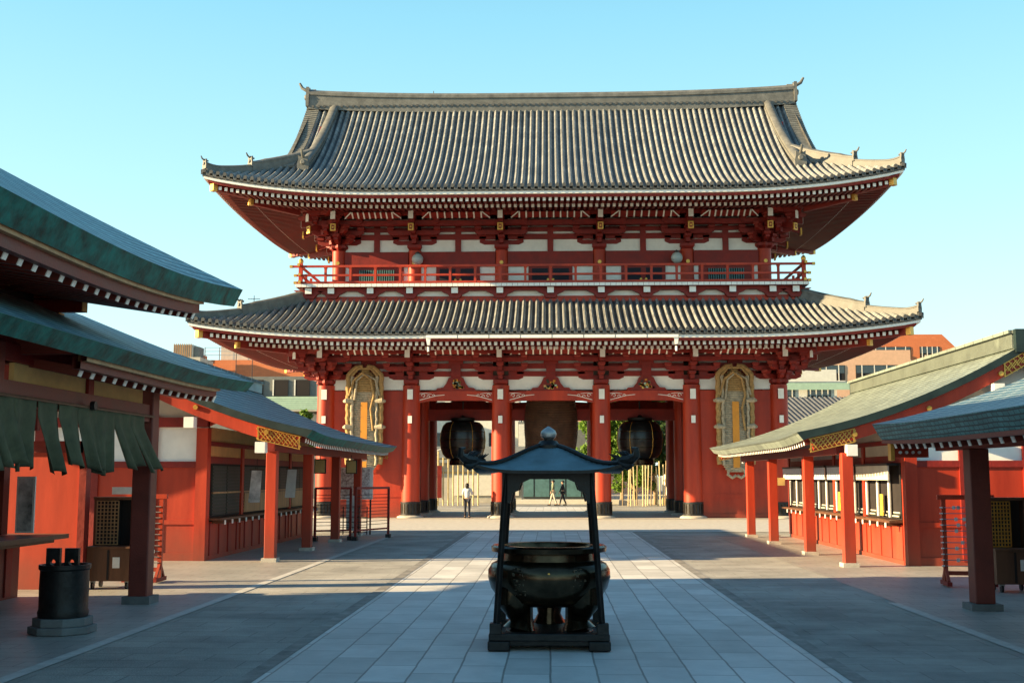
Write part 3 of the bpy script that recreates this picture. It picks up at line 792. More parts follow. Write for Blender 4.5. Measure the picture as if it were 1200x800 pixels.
m = MB(); m.lathe(0, YC, [(1.0, 2.75), (1.16, 2.8), (1.2, 3.14), (1.1, 3.18)], 'black', 36); m.build('base_ring', root, smooth=True)
m = MB(); m.lathe(0, YC, [(1.1, 5.6), (1.2, 5.66), (1.16, 5.95), (.4, 6.1), (.1, 6.3)], 'black', 36); m.tube([(0, YC, 6.2), (0, YC, 7.05)], .05, 'iron', 6); m.build('top_ring', root, smooth=True)

for x, side in ((-6.3, 'left'), (5.95, 'right')):
    root = empty('globe_lamp', (x, 53.6, 12.2), 'frosted round lamp mounted on the upper storey beam, %s of the middle doors' % side, 'lamp', 'globe lamps on the upper storey')
    m = MB(); P = [(.27 * math.sin(PI * i / 14) + .001, 12.12 - .27 * math.cos(PI * i / 14)) for i in range(15)]
    m.lathe(x, 53.65, P, 'globe', 20); m.build('globe', root, smooth=True)
    m = MB(); m.tube([(x, 53.65, 12.36), (x, 53.8, 12.5), (x, 54.1, 12.5)], .04, 'iron', 6); m.tube([(x, 53.65, 12.36), (x, 53.65, 12.44)], .12, 'iron', 10); m.build('bracket', root)

# ------------------------------------------------------------------ incense burner
BYC = 13.5
burner = empty('incense_burner', (0, BYC, 0), 'large dark bronze incense burner under a small curved roof in the middle of the path', 'incense burner')
bx0 = -.03
m = MB(); m.box(bx0 - .64, bx0 + .64, BYC - .62, BYC + .62, .06, .14, 'bronzedark')
for s in (-1, 1):
    m.box(bx0 + s * .55 - .12, bx0 + s * .55 + .12, BYC - .7, BYC + .7, .02, .12, 'bronzedark'); m.box(bx0 - .66, bx0 + .66, BYC + s * .6 - .08, BYC + s * .6 + .08, .12, .2, 'bronzedark')
m.lathe(bx0, BYC, [(.5, .14), (.5, .17), (.42, .19), (.1, .19)], 'bronzedark', 32); m.build('base', burner, bevel=.012)
m = MB(); P = [(.2, .44), (.42, .45), (.58, .51), (.67, .64), (.705, .76), (.7, .84), (.66, .91), (.58, .95), (.55, .955), (.54, 1.03), (.60, 1.045), (.66, 1.05), (.665, 1.1), (.64, 1.12), (.52, 1.12), (.5, 1.06), (.48, .9)]
m.lathe(bx0, BYC, P, 'bronze', 64, close=True); bowl = m.build('bowl', burner, smooth=True)
m = MB(); m.lathe(bx0, BYC, [(.01, .98), (.49, .98), (.5, .9)], 'stone', 40, close=False); m.build('ash', bowl)
m = MB()
for j, a in enumerate((-118, -62)):
    for r in range(5 if j else 6):
        for k in range(4):
            t = R(a + random.uniform(-4, 4) + (3 if k % 2 else -3)); z = .88 - r * .055 + random.uniform(-.012, .012); rr = .7 - max(0, .75 - z) * .35
            m.cbox(bx0 + rr * math.cos(t), BYC + rr * math.sin(t), z, random.choice((.026, .008)), .01, random.choice((.006, .024)), 'bronzel', t + PI / 2)
t = R(-90); m.cbox(bx0, BYC - .69, .8, .02, .02, .1, 'gold'); m.cbox(bx0, BYC - .69, .81, .07, .018, .02, 'gold')
m.build('raised_lettering', bowl)
for a in (-90, 30, 150, -35, -145, 90):
    if a in (-35, -145, 90): continue
for a in (90, -38, -142):
    c, s = math.cos(R(a)), math.sin(R(a)); m = MB()
    m.tube([(bx0 + c * .5, BYC + s * .5, .66), (bx0 + c * .5, BYC + s * .5, .54), (bx0 + c * .43, BYC + s * .43, .42), (bx0 + c * .4, BYC + s * .4, .3), (bx0 + c * .43, BYC + s * .43, .19)], [.2, .21, .165, .135, .19], 'bronze', 16)
    m.build('foot', burner, smooth=True)
for sx in (-1, 1):
    for sy in (-1, 1):
        m = MB(); m.beam((bx0 + sx * .585, BYC + sy * .62, .2), (bx0 + sx * .47, BYC + sy * .5, 1.98), .055, .055, 'bronzedark')
        m.cbox(bx0 + sx * .585, BYC + sy * .62, .25, .13, .13, .12, 'bronzedark'); m.build('post', burner, bevel=.008)
for sy in (-1, 1):
    m = MB(); y = BYC + sy * .5; c = bx0
    pol = [(-.52, 1.97), (-.52, 1.62), (-.43, 1.6), (-.40, 1.72), (-.34, 1.74), (-.31, 1.83), (-.22, 1.87), (.22, 1.87), (.31, 1.83), (.34, 1.74), (.40, 1.72), (.43, 1.6), (.52, 1.62), (.52, 1.97)]
    m.prism([(c + a, b) for a, b in pol], y - .03, y + .03, 'bronzedark'); m.build('valance', burner)
for sx in (-1, 1):
    m = MB(); x = bx0 + sx * .49
    m.prism([(BYC + a, b) for a, b in [(-.5, 1.97), (-.5, 1.62), (-.4, 1.72), (-.31, 1.83), (.31, 1.83), (.4, 1.72), (.5, 1.62), (.5, 1.97)]], x - .03, x + .03, 'bronzedark', 'yz'); m.build('valance', burner)
m = MB(); n = 14; H0 = .80
def broof(u, v):   # u,v in -1..1 square
    r = max(abs(u), abs(v)); cr = (abs(u) * abs(v)) / (r * r + 1e-6) if r > 0 else 0
    z = 1.965 + .29 * (.5 + .5 * math.cos(PI * r ** .95)) + .1 * (cr ** 5) * r ** 4
    sc_ = 1 + .1 * cr ** 6 * r ** 3
    return (bx0 + u * H0 * sc_, BYC + v * H0 * sc_, z)
rows = [[broof(-1 + 2 * i / 28, -1 + 2 * j / 28) for i in range(29)] for j in range(29)]
m.grid(rows, 'burnroof')
ring = [rows[0][i] for i in range(29)] + [rows[j][28] for j in range(1, 29)] + [rows[28][i] for i in range(27, -1, -1)] + [rows[j][0] for j in range(27, 0, -1)]
ring.append(ring[0])
m.grid([ring, [(x, y, z - .035) for x, y, z in ring], [(bx0 + (x - bx0) * .8, BYC + (y - BYC) * .8, z - .03) for x, y, z in ring], [(bx0 + (x - bx0) * .5, BYC + (y - BYC) * .5, 2.0) for x, y, z in ring]], 'bronzedark')
m.box(bx0 - .45, bx0 + .45, BYC - .45, BYC + .45, 1.95, 2.0, 'bronzedark')
rf = m.build('roof', burner, smooth=True)
for sx in (-1, 1):
    for sy in (-1, 1):
        m = MB(); pts = [Vector(broof(sx * t, sy * t)) + Vector((0, 0, .012)) for t in [.12 + .88 * i / 10 for i in range(11)]]
        tip = pts[-1]; d = Vector((sx, sy, 0)).normalized()
        m.tube(pts, [.028] * 11, 'bronzedark', 7)
        # dragon-like curled corner
        m.tube([tip - d * .1, tip + d * .03 + Vector((0, 0, .01)), tip + d * .1 + Vector((0, 0, .05)), tip + d * .1 + Vector((0, 0, .12)), tip + d * .04 + Vector((0, 0, .13))], [.05, .055, .045, .03, .012], 'bronzedark', 8)
        m.tube([tip - d * .14 - Vector((0, 0, .02)), tip - d * .02 - Vector((0, 0, .07)), tip + d * .05 - Vector((0, 0, .05))], [.05, .045, .02], 'bronzedark', 8)
        for q in range(4): m.tube([tip - d * (.02 * q) + Vector((0, 0, .04)), tip - d * (.05 + .05 * q) + Vector((0, 0, .1))], [.02, .004], 'bronzedark', 5)
        m.build('curled_corner', rf, smooth=True)
m = MB(); m.lathe(bx0, BYC, [(.17, 2.210), (.17, 2.260), (.12, 2.280), (.1, 2.310), (.06, 2.320), (.06, 2.335)], 'bronzedark', 20)
m.lathe(bx0, BYC, [(.05, 2.330), (.085, 2.355), (.095, 2.390), (.08, 2.430), (.04, 2.460), (.01, 2.480)], 'metal', 20); m.build('finial', rf, smooth=True)

# ------------------------------------------------------------------ side buildings
def prof_z(w, z0, a, b): return z0 + a * w + b * w * w
def copper_roof(name, sx, xe, xr, y0, y1, z0, a, b, th, kroof, kface, parent, kverge='fasciad', up=.12, uy=3.0, both=True, tip_y0=True, courses=True):
    """gable roof, ridge along Y.  sx=-1 left side of yard, +1 right.  xe=|x| of the eave on the yard side, xr=|x| of ridge."""
    W = xr - xe; n = 16; ny = 24
    def zz(w, y):
        e = max(0, 1 - min(y - y0, y1 - y) / uy); return prof_z(w, z0, a, b) + up * e ** 2.2 * max(0, 1 - w / W)
    m = MB()
    sides = [(xe, 1)] + ([(2 * xr - xe, -1)] if both else [])
    for x0, dr in sides:
        top = []; bot = []
        for i in range(n + 1):
            w = W * i / n
            rt = []; rb = []
            for j in range(ny + 1):
                y = y0 + (y1 - y0) * j / ny; x = sx * (x0 + dr * w); z = zz(w, y)
                rt.append((x, y, z)); rb.append((x + (sx * dr * .14 if i == 0 else 0), y, z - th))
            top.append(rt); bot.append(rb)
        m.grid(top, kroof)
        m.grid(bot, 'redd')
        m.grid([top[0], bot[0]], kface)
        for j in (0, ny): m.grid([[r[j] for r in top], [r[j] for r in bot]], kverge)
    return m.build(name, parent, smooth=True), zz

def shop(sx, name_label, dz, ynear, wx, litcopper, ye0, ye1, yp, label):
    L = sx
    root = empty('temple_shop', (sx * 10.2, (ynear + 37.5) / 2, 0), label, 'shop', 'low copper roofed shops flanking the courtyard')
    xe, xr = 5.25, 10.2; z0 = 2.74 + dz
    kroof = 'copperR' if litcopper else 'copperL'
    rf, zz = copper_roof('roof', sx, xe, xr, ye0, ye1, z0, .2, .042, .17, kroof, 'copperR' if litcopper else 'fascia', root, up=.1)
    m = MB(); zr = prof_z(xr - xe, z0, .2, .042)
    m.box(sx * xr - .28, sx * xr + .28, ye0 + .1, ye1 - .1, zr - .12, zr + .2, 'copperL' if not litcopper else 'copperR'); m.box(sx * xr - .36, sx * xr + .36, ye0 + .05, ye1 - .05, zr + .2, zr + .27, kroof)
    for y in (ye0, ye1): m.cbox(sx * xr, y, zr + .03, .5, .14, .5, 'fasciad')
    m.build('ridge_cap', rf)
    # barge boards with lattice plates
    for yb in (ye0 + .14, ye1 - .14):
        m = MB(); prev = None
        for i in range(13):
            w = .35 + (xr - xe - .35) * i / 12
            for s2 in (1, -1):
                pass
            x = sx * (xe + w); z = zz(w, yb) - .17 - .14
            p = Vector((x, yb, z)); p2 = Vector((2 * sx * xr - x, yb, z))
            if prev: m.beam(prev[0], p, .1, .26, 'red'); m.beam(prev[1], p2, .1, .26, 'red')
            prev = (p, p2)
        bb = m.build('barge_board', root)
        for w0, wid in ((.35, .85), (xr - xe - .5, 1.0)):
            for s2 in (1, -1):
                if w0 > 1 and s2 < 0: continue
                m = MB()
                x0 = xe + w0; zt = zz(w0 + wid / 2, yb) - .17
                cx = sx * (xr - s2 * (xr - x0 - wid / 2))
                sl = (.2 + .084 * w0) * s2 * sx
                for q in range(-4, 5):
                    m.beam((cx + q * .1 - .1, yb - .06, zt - .27 + sl * q * .1), (cx + q * .1 + .1, yb - .06, zt - .03 + sl * q * .1), .02, .015, 'gold', up=(0, 1, 0))
                    m.beam((cx + q * .1 + .1, yb - .067, zt - .27 + sl * q * .1), (cx + q * .1 - .1, yb - .067, zt - .03 + sl * q * .1), .02, .015, 'gold', up=(0, 1, 0))
                m.beam((cx - .48, yb - .062, zt - .02 - sl * .48), (cx + .48, yb - .062, zt - .02 + sl * .48), .02, .03, 'gold', up=(0, 1, 0)); m.beam((cx - .48, yb - .062, zt - .3 - sl * .48), (cx + .48, yb - .062, zt - .3 + sl * .48), .02, .03, 'gold', up=(0, 1, 0))
                m.beam((cx - .46, yb - .062, zt - .02 - sl * .46), (cx - .46, yb - .062, zt - .3 - sl * .46), .03, .02, 'gold', up=(0, 1, 0)); m.beam((cx + .46, yb - .062, zt - .02 + sl * .46), (cx + .46, yb - .062, zt - .3 + sl * .46), .03, .02, 'gold', up=(0, 1, 0))
                m.build('gilt_lattice', bb)
        for w in (1.15, 2.75, 4.3):
            x = sx * (xe + w); z = zz(w, yb) - .5
            m = MB(); m.cbox(x, yb - .1, z - .14, .22, .25, .24, 'white'); m.build('purlin_end', bb)
            m = MB(); m.tube([(x + .1, yb - .05, z + .2), (x + .1, yb - .1, z + .2)], .055, 'gold', 8); m.build('gilt_boss', bb)
    # eave rafters
    m = MB(); k = int((ye1 - ye0 - .6) / .24)
    for i in range(k):
        y = ye0 + .3 + i * .24; xa = sx * (xe + .22); xb = sx * (wx)
        za = zz(.22, y) - .2; zb = zz(wx - xe, y) - .22
        m.beam((xa, y, za - .05), (xb, y, zb - .05), .07, .09, 'redb'); m.beam((xa - sx * .012, y, za - .052), (xa, y, za - .05), .074, .094, 'white')
    m.build('rafters', root)
    m = MB(); m.box(sx * 6.3 - .1, sx * 6.3 + .1, ye0 + .5, ye1 - .5, 2.38 + dz, 2.58 + dz, 'redd'); m.build('eave_beam', root)
    for y in yp:
        m = MB(); m.box(sx * 6.3 - .12, sx * 6.3 + .12, y - .12, y + .12, .08, 2.4 + dz, 'red'); p = m.build('post', root, bevel=.012)
        m = MB(); m.box(sx * 6.3 - .17, sx * 6.3 + .17, y - .17, y + .17, .0, .09, 'stone'); m.build('stone_foot', p)
    # near gable wall (faces the photographer)
    xa, xb = (wx, 2 * xr - wx)
    def X(a, b): return (min(sx * a, sx * b), max(sx * a, sx * b))
    yw = ynear
    m = MB(); x0, x1 = X(xa, xb)
    m.box(x0, x1, yw, yw + .1, .1, 2.18, 'red')
    m.box(x0, x1, yw - .03, yw + .12, .0, .18, 'red'); m.box(x0, x1, yw - .025, yw + .11, .82, .92, 'red'); m.box(x0, x1, yw - .04, yw + .12, 2.1, 2.24, 'redd')
    gw = m.build('gable_wall', root)
    m = MB(); m.box(x0, x1, yw + .02, yw + .08, 2.24, 3.05 + dz, 'plaster')
    pol = [(sx * (xe + w), zz(w, yw) - .3) for w in [xa - xe + (xr - xa) * i / 8 for i in range(9)]]
    pol = pol + [(2 * sx * xr - x, z) for x, z in pol[::-1][1:]]
    pol = [(pol[0][0], 3.0)] + pol + [(pol[-1][0], 3.0)] if pol[0][1] > 3.0 else pol
    m.prism(pol, yw + .03, yw + .09, 'cement'); m.build('plaster_gable', gw)
    m = MB(); m.box(x0, x1, yw - .06, yw + .14, 2.98 + dz * .5, 3.2 + dz * .5, 'redd')
    for xx in (xa + 1.25, xa + 2.6, xa + 3.9): m.box(*X(xx - .1, xx + .1), yw - .045, yw + .13, .1, 3.3, 'redd')
    m.box(*X(xa - .02, xa + .24), yw - .08, yw + .2, 0, 3.0, 'red'); m.box(*X(xb - .24, xb + .02), yw - .08, yw + .2, 0, 2.9, 'red'); m.build('gable_frame', gw)
    # yard-side wall with windows
    yend = 37.3; x = sx * wx; xi = sx * (wx + .12)
    bays = []; nb = 4; yy = yw + .3; bw = (yend - yy) / nb
    m = MB(); m.box(*X(wx, wx + .1), yw + .2, yend, .08, .86, 'red'); m.box(*X(wx - .03, wx + .12), yw + .2, yend, .0, .1, 'red')
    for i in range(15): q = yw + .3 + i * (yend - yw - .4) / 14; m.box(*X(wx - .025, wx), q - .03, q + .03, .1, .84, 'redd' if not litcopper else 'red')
    lw = m.build('counter_wall', root)
    m = MB(); m.box(*X(wx - .3, wx + .2), yw + .25, yend, .9, .95, 'wood')
    for i in range(18): q = yw + .5 + i * .62; m.box(*X(wx - .28, wx), q - .03, q + .03, .82, .898, 'wood'); m.box(*X(wx - .32, wx - .3), q - .035, q + .035, .8, .9, 'white')
    m.build('counter_shelf', lw)
    m = MB(); m.box(*X(wx, wx + .1), yw + .2, yend, 2.2, 2.36, 'redd'); m.box(*X(wx + .02, wx + .08), yw + .2, yend, 2.36, 2.95 + dz, 'cream' if not litcopper else 'cement'); m.box(*X(wx - .02, wx + .12), yw + .2, yend, 2.6, 2.7, 'redd'); m.build('upper_wall', root)
    m = MB(); m.box(*X(wx + .9, wx + 1.0), yw + .3, yend, .1, 2.9, 'dark'); m.box(*X(wx + .1, wx + .95), yw + .25, yend, .75, .88, 'dark'); m.build('interior', root)
    for i in range(nb):
        a = yy + i * bw; b = a + bw
        m = MB(); m.box(*X(wx - .03, wx + .14), b - .1, b + .1, .1, 2.6, 'red'); m.build('wall_post', root)
        w_ = MB(); w_.box(*X(wx + .02, wx + .07), a + .1, b - .1, .96, 2.2, 'dark')
        if not litcopper:
            for q in range(2):
                c0 = a + .15 + q * (bw - .3) / 2; c1 = c0 + (bw - .3) / 2 - .05
                w_.box(*X(wx - .005, wx + .03), c0, c1, 1.0, 2.15, 'shutter')
                for s in range(14): w_.box(*X(wx - .02, wx + .02), c0 + .03, c1 - .03, 1.03 + s * .08, 1.05 + s * .08, 'iron')
                w_.box(*X(wx - .03, wx + .02), c0, c1, 1.5, 1.54, 'woodl')
            if i > 0: w_.box(*X(wx - .035, wx + .01), a + .2, b - .2, 1.0, 1.48, 'woodl')
        wn = w_.build('window', root)
        if litcopper:
            for q in range(3):   # stall goods racks, white panels and frames
                c0 = a + .14 + q * (bw - .2) / 3
                g = MB(); g.add([(sx * (wx - .02), c0, 1.0), (sx * (wx - .02), c0 + .55, 1.0), (sx * (wx + .25), c0 + .5, 1.75), (sx * (wx + .25), c0 + .05, 1.75)], [(0, 1, 2, 3)], 'shutter')
                for s in range(9): g.box(*X(wx - .03 + s * .026, wx - .01 + s * .026), c0 + .04, c0 + .5, 1.02 + s * .075, 1.05 + s * .075, 'cement')
                g.build('goods_rack', wn)
                g = MB(); g.box(*X(wx - .06, wx - .03), c0 + .58, c0 + .68, 1.0, 1.95, 'paper'); g.build('price_strip', wn)
                if (i * 3 + q) % 4 == 1: g = MB(); g.box(*X(wx - .09, wx - .07), c0 + .1, c0 + .3, 1.02, 1.5, 'yellow'); g.build('charm_display', wn)
            g = MB(); g.box(*X(wx - .24, wx - .21), a + .15, b - .15, 1.82, 2.14, 'cement' if i == 0 else 'paper'); g.box(*X(wx - .26, wx), a + .13, b - .13, 2.14, 2.19, 'iron'); g.build('shop_blind', wn)
    return root
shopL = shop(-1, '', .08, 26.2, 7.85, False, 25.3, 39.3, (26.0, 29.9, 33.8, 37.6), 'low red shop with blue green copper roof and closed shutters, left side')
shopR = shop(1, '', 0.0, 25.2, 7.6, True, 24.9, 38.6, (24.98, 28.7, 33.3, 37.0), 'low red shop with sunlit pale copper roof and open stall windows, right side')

# ---- near left hall
HX = -6.2
hall = empty('temple_hall', (-9, 11, 0), 'dark two roofed hall with green copper fascia and green door curtain at the left edge', 'temple hall')
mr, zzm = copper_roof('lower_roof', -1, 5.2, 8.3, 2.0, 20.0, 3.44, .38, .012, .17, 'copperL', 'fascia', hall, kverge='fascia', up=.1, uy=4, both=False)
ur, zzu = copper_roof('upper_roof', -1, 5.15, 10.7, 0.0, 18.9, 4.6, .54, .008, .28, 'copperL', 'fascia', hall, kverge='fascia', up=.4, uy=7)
def under_eave(xe, y0, y1, zf, th, sp, z1x, parent, lw=.1, board=.2):
    t = MB(); b = MB(); r = MB(); n = 30; A = []; B = []
    ys = [y0 + .1 + (y1 - y0 - .2) * i / n for i in range(n + 1)]
    for k, (o, zt, zb, mt, tgt) in enumerate(((.17, -th + .14, -th - .045, 'woodl', t), (.24, -th + .06, -th - .05 - board, 'redb', b))):
        rows = []
        for dx, dz in ((o, zt), (o, zb), (o + .1, zb), (o + .1, zt)): rows.append([(-(xe + dx + .35 * max(0, 1 - (y1 - y) / 1.6) ** 2), y, zf(0, y) + dz + .12 * max(0, 1 - (y1 - y) / 1.6) ** 2) for y in ys])
        tgt.grid(rows + [rows[0]], mt)
    m_ = int((y1 - y0 - .8) / sp)
    for i in range(m_):
        y = y0 + .4 + i * sp; z = zf(0, y) - th - .05 - board; xa = -(xe + .36); xb = -(z1x)
        r.beam((xa, y, z - .01), (xb, y, z + .36), .085, .11, 'redb'); r.beam((xa + .012, y, z - .015), (xa, y, z - .01), .09, .115, 'white')
    t.build('tan_trim', parent); b.build('eave_board', parent); r.build('rafters', parent)
m = MB(); m.box(-10.95, -10.45, .2, 18.7, 7.7, 8.25, 'copperL'); m.box(-11.05, -10.35, .1, 18.8, 8.25, 8.35, 'fasciad'); m.build('ridge_cap', ur)  # unseen ridge cap, added to throw more shade on the right pavilion
under_eave(5.2, 13.0, 19.6, zzm, .17, .36, 7.6, mr, board=.08)
under_eave(5.15, 0.0, 18.4, zzu, .28, .34, 7.9, ur, board=.13)
for y in (17.5, 12.4, 7.2, 2.4):
    m = MB(); m.box(HX - .145, HX + .145, y - .145, y + .145, .1, 3.4, 'redb'); p = m.build('post', hall, bevel=.02)
    m = MB(); m.box(HX - .21, HX + .21, y - .21, y + .21, .0, .12, 'stoned'); m.build('stone_foot', p)
m = MB(); m.box(HX - .1, HX + .1, 2.4, 17.36, 2.72, 2.98, 'redb'); m.box(HX - .09, HX + .09, 2.4, 19.3, 3.2, 3.4, 'redd'); m.build('front_beam', hall)
for a, b in ((15.25, 17.2), (13.0, 15.05), (10.6, 12.2), (8.6, 10.4), (7.3, 8.5)):
    m = MB(); m.box(HX - .03, HX + .03, a, b, 2.99, 3.2, 'cream'); m.build('yellow_panel', hall)
for a in (15.15, 12.5, 10.5): m = MB(); m.box(HX - .07, HX + .07, a - .09, a + .09, 2.985, 3.2, 'redd'); m.build('short_strut', hall)
m = MB(); m.box(-7.9, -7.8, 2, 17.6, 3.75, 5.3, 'redd'); m.box(-7.78, -7.74, 2, 17.6, 4.3, 4.7, 'dark'); m.box(-12.5, -7.9, 17.5, 17.6, 2.6, 5.6, 'redd')
for y in (16.9, 14.4, 11.9, 9.4, 6.9):
    for q in range(3): m.box(-7.75 + .0, -7.35 + q * .35, y - .09, y + .09, 4.15 + q * .2, 4.33 + q * .2, 'redd'); m.box(-7.35 + q * .35, -7.338 + q * .35, y - .092, y + .092, 4.148 + q * .2, 4.332 + q * .2, 'cream')
m.box(HX - .05, HX + .04, 2.0, 17.3, 3.2, 3.64, 'redd'); m.box(HX - 1.2, HX + .7, 13.0, 13.1, 3.3, 3.5, 'redb'); m.box(-12, -7.9, 2, 2.1, 0, 5.6, 'redd'); m.build('clerestory_wall', hall)
# interior wall with counter
m = MB(); m.box(-8.6, -8.45, 4, 18.3, .0, .9, 'redb'); m.box(-8.45, -8.42, 17.9, 18.0, .05, .88, 'redd')
for q in range(8): m.box(-8.448, -8.42, 4.5 + q * 1.9, 4.6 + q * 1.9, .05, .88, 'redd')
m.build('counter_wall', hall)
m = MB(); m.box(-8.8, -7.75, 4, 18.5, .92, .99, 'wood'); m.box(-8.75, -7.9, 4, 18.3, .86, .918, 'wood'); m.build('counter_top', hall)
m = MB(); m.box(-9.0, -8.9, 4, 18.0, 1.0, 2.7, 'dark'); m.box(-8.62, -8.5, 17.75, 17.95, 1.0, 2.9, 'redb'); m.box(-8.66, -8.46, 4, 17.75, 2.2, 2.45, 'redb')
for q in range(6): m.box(-8.6, -8.5, 16.2 - q * 2.0, 16.3 - q * 2.0, 1.0, 2.2, 'redb')
m.build('inner_wall', hall)
m = MB(); m.box(-9.4, -7.98, 19.5, 19.62, 0.0, 2.45, 'red'); m.box(-9.4, -7.97, 19.46, 19.66, 2.3, 2.5, 'redd'); m.box(-8.02, -7.9, 19.46, 19.66, 0, 2.5, 'redd'); m.build('screen_wall', hall)

# curtain
cur = MB(); strips = [(16.95 - .6 * i, 16.95 - .6 * (i + 1)) for i in range(11)]
for i, (a, b) in enumerate(strips):
    rows = []
    top, bot = 2.78, 1.98 + .05 * math.sin(i * 2.1); sw = (.5, .42, .12, .36, .02, .3, .1, .25, .1, .2, .1)[i]
    for j in range(15):
        t = j / 14; z = top + (bot - top) * t; r = []
        for q in range(13):
            s = q / 12; e = max(0, t - .2) / .8
            y0 = a + sw * e - .04 * e; y1 = b + sw * e * .95 + .07 * e
            y = y0 + (y1 - y0) * s
            x = HX + .16 + .05 * math.sin(s * 9 + i) * (0.3 + e) + .1 * e * math.sin(i * 1.7 + 1) + .04 * e
            r.append((x, y, z + .03 * e * math.sin(s * 5 + i)))
        rows.append(r)
    cur.grid(rows, 'cloth')
cur.tube([(HX + .16, 10.5, 2.8), (HX + .16, 17.35, 2.8)], .02, 'wood', 6)
c = cur.build('door_curtain', smooth=True, recalc=False); tag(c, 'dark green split cloth curtain blowing below the beam of the left hall', 'curtain')
sol = c.modifiers.new('thick', 'SOLIDIFY'); sol.thickness = .006
r_ = None
# boss holding the curtain
m = MB(); m.tube([(HX + .18, 14.9, 2.82), (HX + .24, 14.9, 2.82)], .06, 'iron', 8)
tag(m.build('curtain_hook'), 'small black hook fixed over the middle of the green curtain', 'hook')

# ---- near right pavilion
pav = empty('temple_pavilion', (8, 14, 0), 'low pavilion with blue green copper eaves and one dark post at the right edge', 'pavilion')
def right_pav():
    rf, zz = copper_roof('roof', 1, 5.2, 10.4, 4.0, 18.9, 2.68, .2, .045, .25, 'copperB', 'fasciaB', pav, kverge='copperR', up=.06, uy=3)  # verge is painted in the sunlit copper colour
    t = MB(); r = MB(); n = 30
    ys = [4.1 + 14.7 * i / n for i in range(n + 1)]; rows = []
    for dx, dz in ((.12, -.25), (.12, -.31), (.22, -.31), (.22, -.25)): rows.append([(5.2 + dx, y, zz(0, y) + dz) for y in ys])
    t.grid(rows + [rows[0]], 'redb'); t.build('eave_board', rf)
    for i in range(40):
        y = 18.5 - i * .36; z = zz(0, y) - .33
        r.beam((5.45, y, z), (7.6, y, z + .4), .08, .1, 'redb'); r.beam((5.438, y, z - .004), (5.45, y, z), .085, .105, 'white')
    r.build('rafters', rf)
    m = MB(); m.box(5.45, 6.0, 18.62, 18.74, 2.2, 2.42, 'red'); m.box(5.4, 5.46, 18.6, 18.76, 2.15, 2.44, 'gold')
    for q in range(4): m.tube([(5.55 + q * .1, 18.62, 2.28), (5.55 + q * .1, 18.59, 2.28)], .025, 'white', 8)
    m.build('gilt_beam_end', pav)
M['copperB'] = copper('blue_copper_roof', (.03, .08, .12), (.3, .36, .36), .5, .17)
M['fasciaB'] = brickmat('blue_green_shingle_edge', (.04, .17, .18), (.08, .26, .27), (.015, .05, .06), .16, .06, .01, swap=(0, -PI / 2, PI / 2), nscale=3, darkpatch=.4)
right_pav()
for y in (17.05, 11.8, 6.6):
    m = MB(); m.box(6.17 - .14, 6.17 + .14, y - .14, y + .14, .1, 2.3, 'redb'); p = m.build('post', pav, bevel=.015)
    m = MB(); m.box(6.17 - .22, 6.17 + .22, y - .2, y + .2, 0, .1, 'stoned'); m.build('stone_foot', p)
m = MB(); m.box(6.07, 6.27, 4.5, 18.5, 2.3, 2.46, 'redd'); m.build('eave_beam', pav)
m = MB(); m.box(9.0, 9.15, 4, 17.8, 0, 3.1, 'redd'); m.box(9.0, 11.8, 17.7, 17.8, 0, 3.3, 'redd'); m.box(8.98, 9.0, 4, 17.7, 2.0, 2.2, 'white'); m.build('back_wall', pav)
# cream signboard edge under pavilion
m = MB(); m.box(7.42, 7.9, 16.9, 16.96, 1.86, 2.2, 'iron'); m.box(7.46, 7.86, 16.885, 16.9, 1.9, 2.16, 'cement'); m.box(7.6,7.64,16.9,16.94,2.2,2.45,'iron')
tag(m.build('hanging_sign'), 'dark framed hanging sign with blank pale face under the right pavilion', 'sign')

# ------------------------------------------------------------------ small things in the yard
def paper_rack(x, y, rz, label, w=.75):
    root = empty('paper_tying_rack', (x, y, 0), label, 'rack', 'red racks for tying paper fortunes')
    m = MB()
    for s in (0, w): m.box(x + s - .035, x + s + .035, y - .035, y + .035, .1, 1.56, 'red'); m.box(x + s - .04, x + s + .04, y - .28, y + .28, .03, .1, 'redd'); m.beam((x + s, y - .2, .1), (x + s, y - .02, .32), .05, .05, 'red'); m.beam((x + s, y + .2, .1), (x + s, y + .02, .32), .05, .05, 'red')
    m.box(x - .1, x + w + .1, y - .04, y + .04, 1.5, 1.58, 'red'); m.box(x, x + w, y - .03, y + .03, .2, .27, 'red'); m.build('frame', root)
    m = MB()
    for q in range(11):
        z = .36 + q * .1; m.tube([(x, y - .045, z), (x + w, y - .045, z)], .008, 'metal', 5); m.tube([(x - .07, y - .045, z), (x - .02, y - .045, z)], .012, 'white', 5)
    m.build('tying_wires', root)
    m = MB()
    for q in range(14): m.cbox(x + random.uniform(.1, w - .1), y - .05, .36 + .1 * random.randint(0, 10), .05, .02, .06, 'paper')
    m.build('tied_papers', root)
    root.rotation_euler = (0, 0, rz)
    return root
paper_rack(6.85, 20.6, R(-6), 'red rack for tying paper fortunes standing beside the dark post on the right')
paper_rack(-7.62, 20.9, R(0), 'red rack for tying paper fortunes partly behind the dark post on the left', w=.55)

